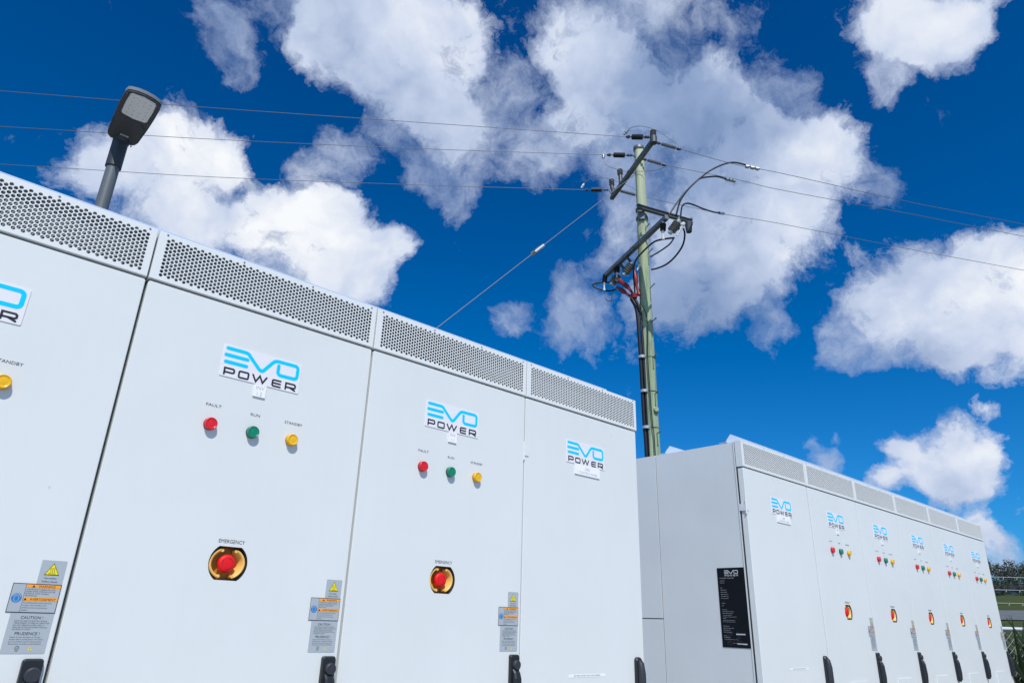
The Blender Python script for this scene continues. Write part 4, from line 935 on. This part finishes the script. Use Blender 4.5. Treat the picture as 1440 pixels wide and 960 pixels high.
# brace under the lower arm
def shed_insulator(a, b_, n, r_core, r_shed, m='polymer', nm='insulator', fit='bright_fitting'):
    a = Vector(a); b_ = Vector(b_); L = (b_-a).length; d = (b_-a)/L
    m_ = mb(fit); m_.cyl(a, b_, r_core*0.8, None, 8)
    m_.mat(m)
    s0, s1 = 0.16, 0.84
    m_.cyl(a+d*L*s0, a+d*L*s1, r_core, None, 10)
    for i in range(n):
        t = s0 + (s1-s0)*(i+0.5)/n; w = L*(s1-s0)/n*0.30
        c = a + d*L*t; m_.cyl(c-d*w, c+d*w*0.2, r_shed*0.75, r_shed, 14)
    return m_.build(nm, pole)
def strain(a, b_, mode, root=None):
    a = Vector(a); b_ = Vector(b_); L = (b_-a).length; d = (b_-a)/L
    m_ = mb('dark_steel'); m_.cyl(a, b_, 0.014, None, 8)
    if root is not None: m_.cyl(root, a, 0.016, None, 8)
    for t in (0.06, 0.16): m_.cyl(a+d*L*(t-0.03), a+d*L*(t+0.03), 0.036, None, 8)
    m_.cyl(a+d*L*0.88, b_, 0.045, 0.03, 10)
    m_.mat('polymer' if mode == 0 else 'porcelain'); s0, s1 = (0.30, 0.74) if mode == 0 else (0.26, 0.82)
    n = 9 if mode == 0 else 10
    m_.cyl(a+d*L*s0, a+d*L*s1, 0.045 if mode == 0 else 0.015, None, 10)
    for i in range(n):
        t = s0+(s1-s0)*(i+0.5)/n; c = a+d*L*t; m_.cyl(c-d*(0.010 if mode == 0 else 0.005), c+d*(0.008 if mode == 0 else 0.003), 0.066 if mode == 0 else 0.042, None, 12)
    m_.build('strain_insulator', pole)
for i, (a, b_) in enumerate(str_):
    strain(a, b_, 0 if i < 3 else 1, (Vector(arm1[0]), Vector((PX, PY, a[2]-0.05)), Vector(arm1[0]).lerp(Vector(arm1[1]), 0.96))[i % 3])
for (a, b_), t_ in zip(postins, (0.0, 0.76, 0.93)):
    a = Vector(a); b_ = Vector(b_); foot = Vector(arm1[0]).lerp(Vector(arm1[1]), t_); L = (b_-a).length; d = (b_-a)/L
    m_ = mb('dark_steel'); m_.cyl(foot, a, 0.05, 0.05, 10); m_.cyl(a-d*0.02, a+d*L*0.25, 0.055, 0.05, 12); m_.mat('porcelain')
    m_.cyl(a+d*L*0.2, b_, 0.050, 0.046, 14)
    for t in (0.35, 0.60, 0.86): c = a+d*L*t; m_.cyl(c-d*0.022, c, 0.055, 0.078, 16); m_.cyl(c, c+d*0.022, 0.078, 0.055, 16)
    m_.build('pin_insulator', pole)
# end box where the upper arm carries its pin
q = Vector(arm1[0]); b = mb('dark_steel'); b.cyl(q+Vector((0, 0, -0.09)), q+Vector((0, 0, 0.09)), 0.085, None, 10); b.build('end_fitting', pole)
def smooth_path(P, k=4):
    P = [Vector(p) for p in P]; out = []
    for i in range(len(P)-1):
        p0, p1, p2, p3 = P[max(i-1, 0)], P[i], P[i+1], P[min(i+2, len(P)-1)]
        for j in range(k):
            t = j/k; out.append(0.5*((2*p1) + (p2-p0)*t + (2*p0-5*p1+4*p2-p3)*t*t + (3*p1-p0-3*p2+p3)*t**3))
    out.append(P[-1]); return out
def cable(P, r, nm, m='black_cable', parent=None, n=6):
    b_ = mb(m); b_.tube(smooth_path(P), r, n); return b_.build(nm, parent or pole)
for P in (jump1, jump2, jump3): cable(P, 0.0068, 'jumper_wire', 'conductor')
for P in (loop1, loop2, loop3):
    o = cable(P, 0.021, 'cable_loop')
    a, d = Vector(P[0]), (Vector(P[0])-Vector(P[1])).normalized()
    for k in range(3):
        cc = mb('bright_fitting'); cc.cyl(a-d*(0.02+0.12*k), a-d*(0.10+0.12*k), 0.045, 0.040, 10); cc.build('parallel_clamp', o)
for a, d in ((jump1[0], (-0.05, 0.12, -0.12)), (jump2[0], (0.0, 0.0, -0.10)), (jump3[1], (-0.05, 0.05, -0.13))):
    cc = mb('bright_fitting'); a = Vector(a); cc.cyl(a, a+Vector(d), 0.034, None, 8); cc.cyl(a+Vector(d)*0.45, a+Vector(d)*0.6, 0.045, None, 8); cc.build('tap_clamp', pole)
cable(blkloopL, 0.021, 'cable_loop'); cable(blkloop2, 0.021, 'cable_loop'); cable(cab_r1, 0.018, 'cable_tail'); cable(cab_r2, 0.021, 'cable_tail')
# red heat-shrink terminations
for P in red:
    b = mb('red_sleeve'); Q = smooth_path(P, 5); n = len(Q)
    rs = []
    for i in range(n):
        t = i/(n-1); rs.append(0.062 if 0.10 < t < 0.42 else (0.034 if t < 0.85 else 0.05))
    b.tube(Q, rs, 10); b.build('cable_termination', pole)
b = mb('red_sleeve'); b.cyl(Vector(downcable[0])+Vector((-0.02, 0, 0.10)), downcable[0], 0.085, 0.075, 12); b.build('cable_gland', pole)
for k, (dx, dy) in enumerate(((0, 0), (-0.055, 0.045), (-0.02, 0.085))):
    P = [Vector(p)+Vector((dx, dy, 0)) for p in downcable] + [Vector((downcable[-1][0]+dx, downcable[-1][1]+dy, 0))]
    cable(P, 0.036, 'riser_cable')
for q in clamp:
    b = mb('bright_fitting'); b.cyl(Vector(q)+Vector((-0.02, 0.03, -0.03)), Vector(q)+Vector((-0.02, 0.03, 0.03)), 0.095, None, 14); b.mat('dark_steel'); b.cyl((PX, PY, q[2]-0.006), (PX, PY, q[2]+0.006), 0.1585, None, 24); b.build('cable_clamp', pole)
cable(thin + [(thin[-1][0], thin[-1][1], 0.3)], 0.012, 'earth_wire')
for a, b_ in arrest: shed_insulator(a, b_, 6, 0.045, 0.068, 'polymer', 'surge_arrester')
for a, b_ in arrest:
    b_ = Vector(b_); c = mb('insulator_white'); c.cyl(b_, b_+Vector((0, 0, -0.13)), 0.022, None, 8); c.cyl(b_+Vector((0, 0, -0.12)), b_+Vector((0, 0, -0.18)), 0.035, None, 8); c.build('arrester_cap', pole)
for a, b_ in fuse: shed_insulator(Vector(a)+(Vector(a)-Vector(b_))*0.25, Vector(b_)+(Vector(b_)-Vector(a))*0.25, 5, 0.070, 0.105, 'porcelain', 'fuse_insulator')
for a, b_ in fuselever:
    c = mb('insulator_white'); c.cyl(a, b_, 0.026, 0.018, 8); c.cyl(a, Vector(a)+(Vector(a)-Vector(b_))*0.25, 0.042, None, 8); c.build('fuse_tube', pole)
for q in ((11.25, 5.75, 9.88), (11.50, 5.95, 9.90)):
    c = mb('dark_steel'); c.cyl(Vector(q)+Vector((0, 0, -0.06)), Vector(q)+Vector((0.02, 0, 0.06)), 0.06, 0.04, 10); c.build('bracket_fitting', pole)
q = Vector(cross[1]); c = mb('dark_steel'); c.cyl(q+Vector((-0.12, 0.03, -0.06)), q+Vector((-0.12, 0.03, -0.34)), 0.10, 0.07, 12); c.cyl(q+Vector((-0.02, 0, -0.1)), q+Vector((-0.02, 0, 0.1)), 0.03, None, 8); c.build('bracket_fitting', pole)
mid = Vector(arm2[1])*0.62+Vector(arm2[0])*0.38
for k, t in enumerate((0.62, 0.74, 0.86)):
    p_ = Vector(arm2[0]).lerp(Vector(arm2[1]), t); c = mb('dark_steel'); c.cyl(p_+Vector((0, 0, -0.05)), p_+Vector((0.10, -0.12, -0.30)), 0.03, 0.05, 8)
    c.mat('insulator_white'); c.cyl(p_+Vector((0.10, -0.12, -0.30)), p_+Vector((0.12, -0.14, -0.42)), 0.03, 0.02, 8); c.build('bracket_fitting', pole)
cable(hook, 0.011, 'earth_hook', 'conductor')
for q in steps:
    b = mb('dark_steel'); p_ = Vector(q); d = Vector((-0.45, -0.89, 0)); b.cyl(p_+Vector((0.06, 0.10, 0)), p_+d*0.11, 0.011, None, 8); b.cyl(p_+d*0.11, p_+d*0.12, 0.02, None, 8); b.build('climbing_step', pole)

# overhead wires
def wire(P, label):
    b_ = mb('conductor'); b_.tube(smooth_path(P, 6), 0.0068, 6); o = b_.build('power_line'); tag(o, label, 'wire', 'bare overhead conductors'); return o
wire(wl1, 'topmost bare wire running left from the pole, passing behind the street light head')
wire(wl2, 'middle bare wire running left from the pole top')
wire(wl3, 'lowest bare wire running left from the pole, nearest the roof edge')
wire(wr1, 'topmost bare wire running right from the end of the upper crossarm')
wire(wr2, 'middle bare wire running right from the pole top')
wire(wr3, 'lowest bare wire running right, passing behind the pole')
A_ = Vector(stay[0]); E_ = Vector((0.5, 8.5, 0.0)); d = (E_-A_)
st = thing('stay_wire', 'sloping stay wire from the pole down behind the cabinets, with a small insulator', 'wire')
ti = 0.272
b = mb('conductor'); b.tube([A_, A_+d*(ti-0.006)], 0.0085, 6); b.tube([A_+d*(ti+0.006), E_], 0.0085, 6); b.build('cable', st)
b = mb('bright_fitting'); dd = d.normalized(); sx = dd.cross(Vector((0, 0, 1))).normalized(); c = A_+d*ti
for k in (-1, 0, 1): b.cyl(c-dd*0.17+sx*0.055*k, c+dd*0.17+sx*0.055*k, 0.036, None, 8)
b.mat('dark_steel'); b.cyl(c-dd*0.10, c+dd*0.10, 0.055, None, 8); b.build('guy_insulator', st)

# ------------------------------------------------------------------ fence on the right
FA = Vector((9.36, 0.93, 0)); FD = Vector((0.735, -0.678, 0)).normalized()
fence = thing('wire_fence', 'chain link fence with a pale top pipe and barbed strands beyond the far row', 'fence')
b = mb('fence_pipe'); b.cyl(FA-FD*3.5+Vector((0, 0, 1.54)), FA+FD*6+Vector((0, 0, 1.54)), 0.021, None, 12); b.build('top_pipe', fence)
for k, hz in enumerate((1.805, 1.948, 2.088)):
    b = mb('chain_wire'); P = [FA+FD*(-3.5+0.5*i)+Vector((0, 0, hz+0.01*math.sin(i))) for i in range(20)]; b.tube(P, 0.0035, 5)
    for i in range(60):
        p_ = FA+FD*(-3.4+0.155*i)+Vector((0, 0, hz)); b.cyl(p_+Vector((-0.008, 0, -0.014)), p_+Vector((0.008, 0, 0.014)), 0.003, None, 4); b.cyl(p_+Vector((0.010, 0, -0.010)), p_+Vector((-0.006, 0, 0.012)), 0.003, None, 4)
    b.build('barbed_strand', fence)
b = mb('chain_wire'); S = 0.075
zt, n_ = 1.52, 0
L = 9.5
for i in range(-22, int(L/S)+1):
    for sg in (1, -1):
        x0 = i*S; pts = []
        # zig-zag wires of the mesh
        a0 = max(0.0, x0); z0_ = 0.05
        u0, u1 = x0, x0 + (zt-0.05)
        lo_, hi_ = max(u0, 0), min(u1, L)
        if hi_ <= lo_: continue
        if sg == 1: P0 = (lo_, 0.05+(lo_-u0)); P1 = (hi_, 0.05+(hi_-u0))
        else: P0 = (lo_, zt-(lo_-u0)); P1 = (hi_, zt-(hi_-u0))
        A3 = FA+FD*(P0[0]-3.5)+Vector((0, 0, P0[1])); B3 = FA+FD*(P1[0]-3.5)+Vector((0, 0, P1[1]))
        b.cyl(A3, B3, 0.0024, None, 4, False)
tag(b.build('chain_mesh', fence), kind='stuff')
for s_ in (-3.2, -0.55, 2.1, 4.75):
    b = mb('fence_pipe'); p_ = FA+FD*s_; b.cyl(p_, p_+Vector((0, 0, 1.56)), 0.024, None, 12); b.cyl(p_+Vector((0, 0, 1.56)), p_+Vector((0, 0, 2.18)), 0.014, None, 8); b.build('fence_post', fence)
b = mb('tag_white'); p_ = FA+FD*(0.045)+Vector((-0.02, -0.02, 1.945)); b.box(p_.x-0.012, p_.x+0.012, p_.y-0.012, p_.y+0.012, p_.z-0.03, p_.z+0.03); b.build('strand_clip', fence)

# ------------------------------------------------------------------ strap-leaved plants behind the fence
def leaf_mesh(m, w, bend):
    b_ = mb(m); n = 6; vs = []
    for i in range(n+1):
        t = i/n; ww = w*math.sin(PI*min(1, 0.12+0.88*t))**0.7*(1-0.15*t); x_ = bend*t*t; z_ = t*(1-0.18*abs(bend)*t)
        vs += [(x_-0.0, -ww, z_+0.02), (x_+ww*0.35, 0, z_), (x_, ww, z_+0.02)]
    b_.add(vs, [(3*i+k, 3*i+k+1, 3*i+4+k, 3*i+3+k) for i in range(n) for k in range(2)], True); return b_.mesh('leaf')
LEAF = [leaf_mesh('leaf_dark', 0.030, 0.30), leaf_mesh('leaf_light', 0.034, 0.22), leaf_mesh('leaf_dark', 0.026, 0.45), leaf_mesh('leaf_dry', 0.018, 0.6)]
PL = [((76.5, 10.5), 1.66, 'dark strap plant behind the fence, tucked against the cabinet end'), ((76.95, 10.35), 1.66, 'strap plant behind the fence with one long leaf leaning left'), ((77.25, 10.8), 1.70, 'dense dark strap plant behind the middle of the visible fence'),
      ((77.7, 10.4), 1.80, 'tall strap plant with pale upright leaves at the right edge of the picture'), ((78.4, 10.6), 1.6, 'strap plant behind the fence just outside the right edge')]
PL = [((-0.33 + d*math.sin(math.radians(a)), -1.61 + d*math.cos(math.radians(a))), h, lab) for (a, d), h, lab in PL]
for k, ((x, y), h, lab) in enumerate(PL):
    t = thing('strap_plant', lab, 'plant', (x, y, ground_z(x)-0.02), 'strap-leaved plants along the fence', rz=k*1.3)
    hh = h - ground_z(x)
    for i in range(90):
        o = link('leaf', LEAF[random.choice((0, 0, 1, 1, 1, 2, 2, 3))], t)
        a = random.uniform(0, 2*PI); o.rotation_euler = (random.uniform(-0.25, 0.25), random.uniform(0.02, 0.30), a)
        o.location = (0.30*random.uniform(-1, 1), 0.30*random.uniform(-1, 1), 0)
        s_ = hh*random.uniform(0.65, 1.10); o.scale = (s_, random.uniform(0.9, 1.3), s_)

# ------------------------------------------------------------------ trees on the rise, two houses
def tree_meshes(seed, cm, H):
    rnd = random.Random(seed); tb = mb('bark'); cb = mb(cm)
    tb.tube([(0, 0, 0), (0.1, 0.05, H*0.25), (0.0, 0.15, H*0.5), (0.15, 0.1, H*0.8)], [H*0.028, H*0.022, H*0.016, H*0.006], 8)
    cl = []
    for i in range(7):
        z = H*(0.16+0.115*i); a = rnd.uniform(0, 2*PI); L = H*rnd.uniform(0.18, 0.34)*(1.1-0.06*i)
        e_ = (math.cos(a)*L, math.sin(a)*L, z+L*rnd.uniform(0.4, 0.8)); tb.tube([(0.05, 0.1, z), (e_[0]*0.5, e_[1]*0.5, z+L*0.25), e_], [H*0.012, H*0.008, H*0.003], 5)
        cl.append((e_, H*rnd.uniform(0.11, 0.17)))
        cl.append(((e_[0]*0.6+rnd.uniform(-.5, .5), e_[1]*0.6+rnd.uniform(-.5, .5), e_[2]+H*0.04), H*rnd.uniform(0.09, 0.15)))
    cl.append(((0.1, 0.1, H*0.86), H*0.13))
    for c, r in cl:
        for j in range(150):
            v = Vector((rnd.gauss(0, 1), rnd.gauss(0, 1), rnd.gauss(0, 0.75))).normalized()*r*rnd.uniform(0.35, 1.08)
            p_ = Vector(c)+v; s_ = H*rnd.uniform(0.010, 0.022)
            n1 = Vector((rnd.uniform(-1, 1), rnd.uniform(-1, 1), rnd.uniform(-1, 1))).normalized(); n2 = n1.cross(Vector((rnd.uniform(-1, 1), rnd.uniform(-1, 1), rnd.uniform(-1, 1)))).normalized()
            cb.add([p_-n1*s_, p_+n2*s_*0.6, p_+n1*s_, p_-n2*s_*0.6], [(0, 1, 2, 3)])
    return tb.mesh('trunk'), cb.mesh('crown')
KIND = [tree_meshes(3, 'crown_olive', 7.0), tree_meshes(9, 'crown_green', 6.0), tree_meshes(15, 'crown_grey', 8.0)]
# azimuth from +Y in degrees as seen from the yard, distance, kind, scale
TR = [(75.75, 92, 0, 799, 'olive gum tree whose crown shows just past the cabinet corner'), (76.15, 80, 1, 812, 'low green tree below the skyline beside the cabinets'), (76.40, 99, 0, 797, 'olive gum tree standing behind the low green tree'),
      (76.75, 78, 1, 822, 'dark green rounded tree in the middle of the far bank'), (76.90, 104, 2, 806, 'small greyish tree below the dip in the skyline'), (77.30, 98, 2, 800, 'brownish tree on the skyline near the right edge'), (77.60, 82, 1, 814, 'green tree at the right edge of the picture'),
      (77.95, 95, 0, 802, 'olive tree cut by the right edge of the picture'), (78.6, 96, 0, 800, 'olive tree outside the picture, first beyond its right edge'), (79.4, 104, 2, 797, 'greyish tree outside the picture, second beyond its right edge'), (80.2, 90, 1, 803, 'green tree outside the picture, third beyond its right edge'),
      (75.0, 99, 1, 800, 'green tree hidden behind the end of the far cabinet row'), (73.9, 98, 0, 797, 'olive tree hidden behind the last two far cabinets')]
for k, (az, dist, kd, ytop, lab) in enumerate(TR):
    x = -0.33 + dist*math.sin(math.radians(az)); y = -1.61 + dist*math.cos(math.radians(az))
    sc_ = (1.45 + (896-ytop)/1260*dist - ground_z(x)) / ((7.0, 6.0, 8.0)[kd]*0.97)
    t = thing('gum_tree' if kd != 1 else 'bushy_tree', lab, 'tree', (x, y, ground_z(x)-0.05), 'trees on the far grass bank', rz=k*2.1)
    t.scale = (sc_*0.95, sc_*0.95, sc_)
    link('trunk', KIND[kd][0], t); link('crown', KIND[kd][1], t)
for (az, dist, w, lab) in ((77.45, 88, 4.0, 'pale house with dark roof at the right edge of the far bank'),):
    x = -0.33 + dist*math.sin(math.radians(az)); y = -1.61 + dist*math.cos(math.radians(az))
    t = thing('house', lab, 'house', (x, y, ground_z(x)-0.1), 'houses on the far bank')
    b = mb('house_wall'); b.box(-2.5, 2.5, -w/2, w/2, 0, 1.4); b.build('wall', t)
    b = mb('house_roof'); b.add([(-2.8, -w/2-0.3, 1.4), (2.8, -w/2-0.3, 1.4), (2.8, w/2+0.3, 1.4), (-2.8, w/2+0.3, 1.4), (-2.8, 0, 2.1), (2.8, 0, 2.1)], [(0, 1, 5, 4), (2, 3, 4, 5), (0, 4, 3), (1, 2, 5), (0, 3, 2, 1)]); b.build('roof', t)
    for yy in (-w/4, w/4):
        b = mb('window_glass'); b.box(-2.53, -2.49, yy-0.3, yy+0.3, 0.6, 1.2); b.build('window', t)
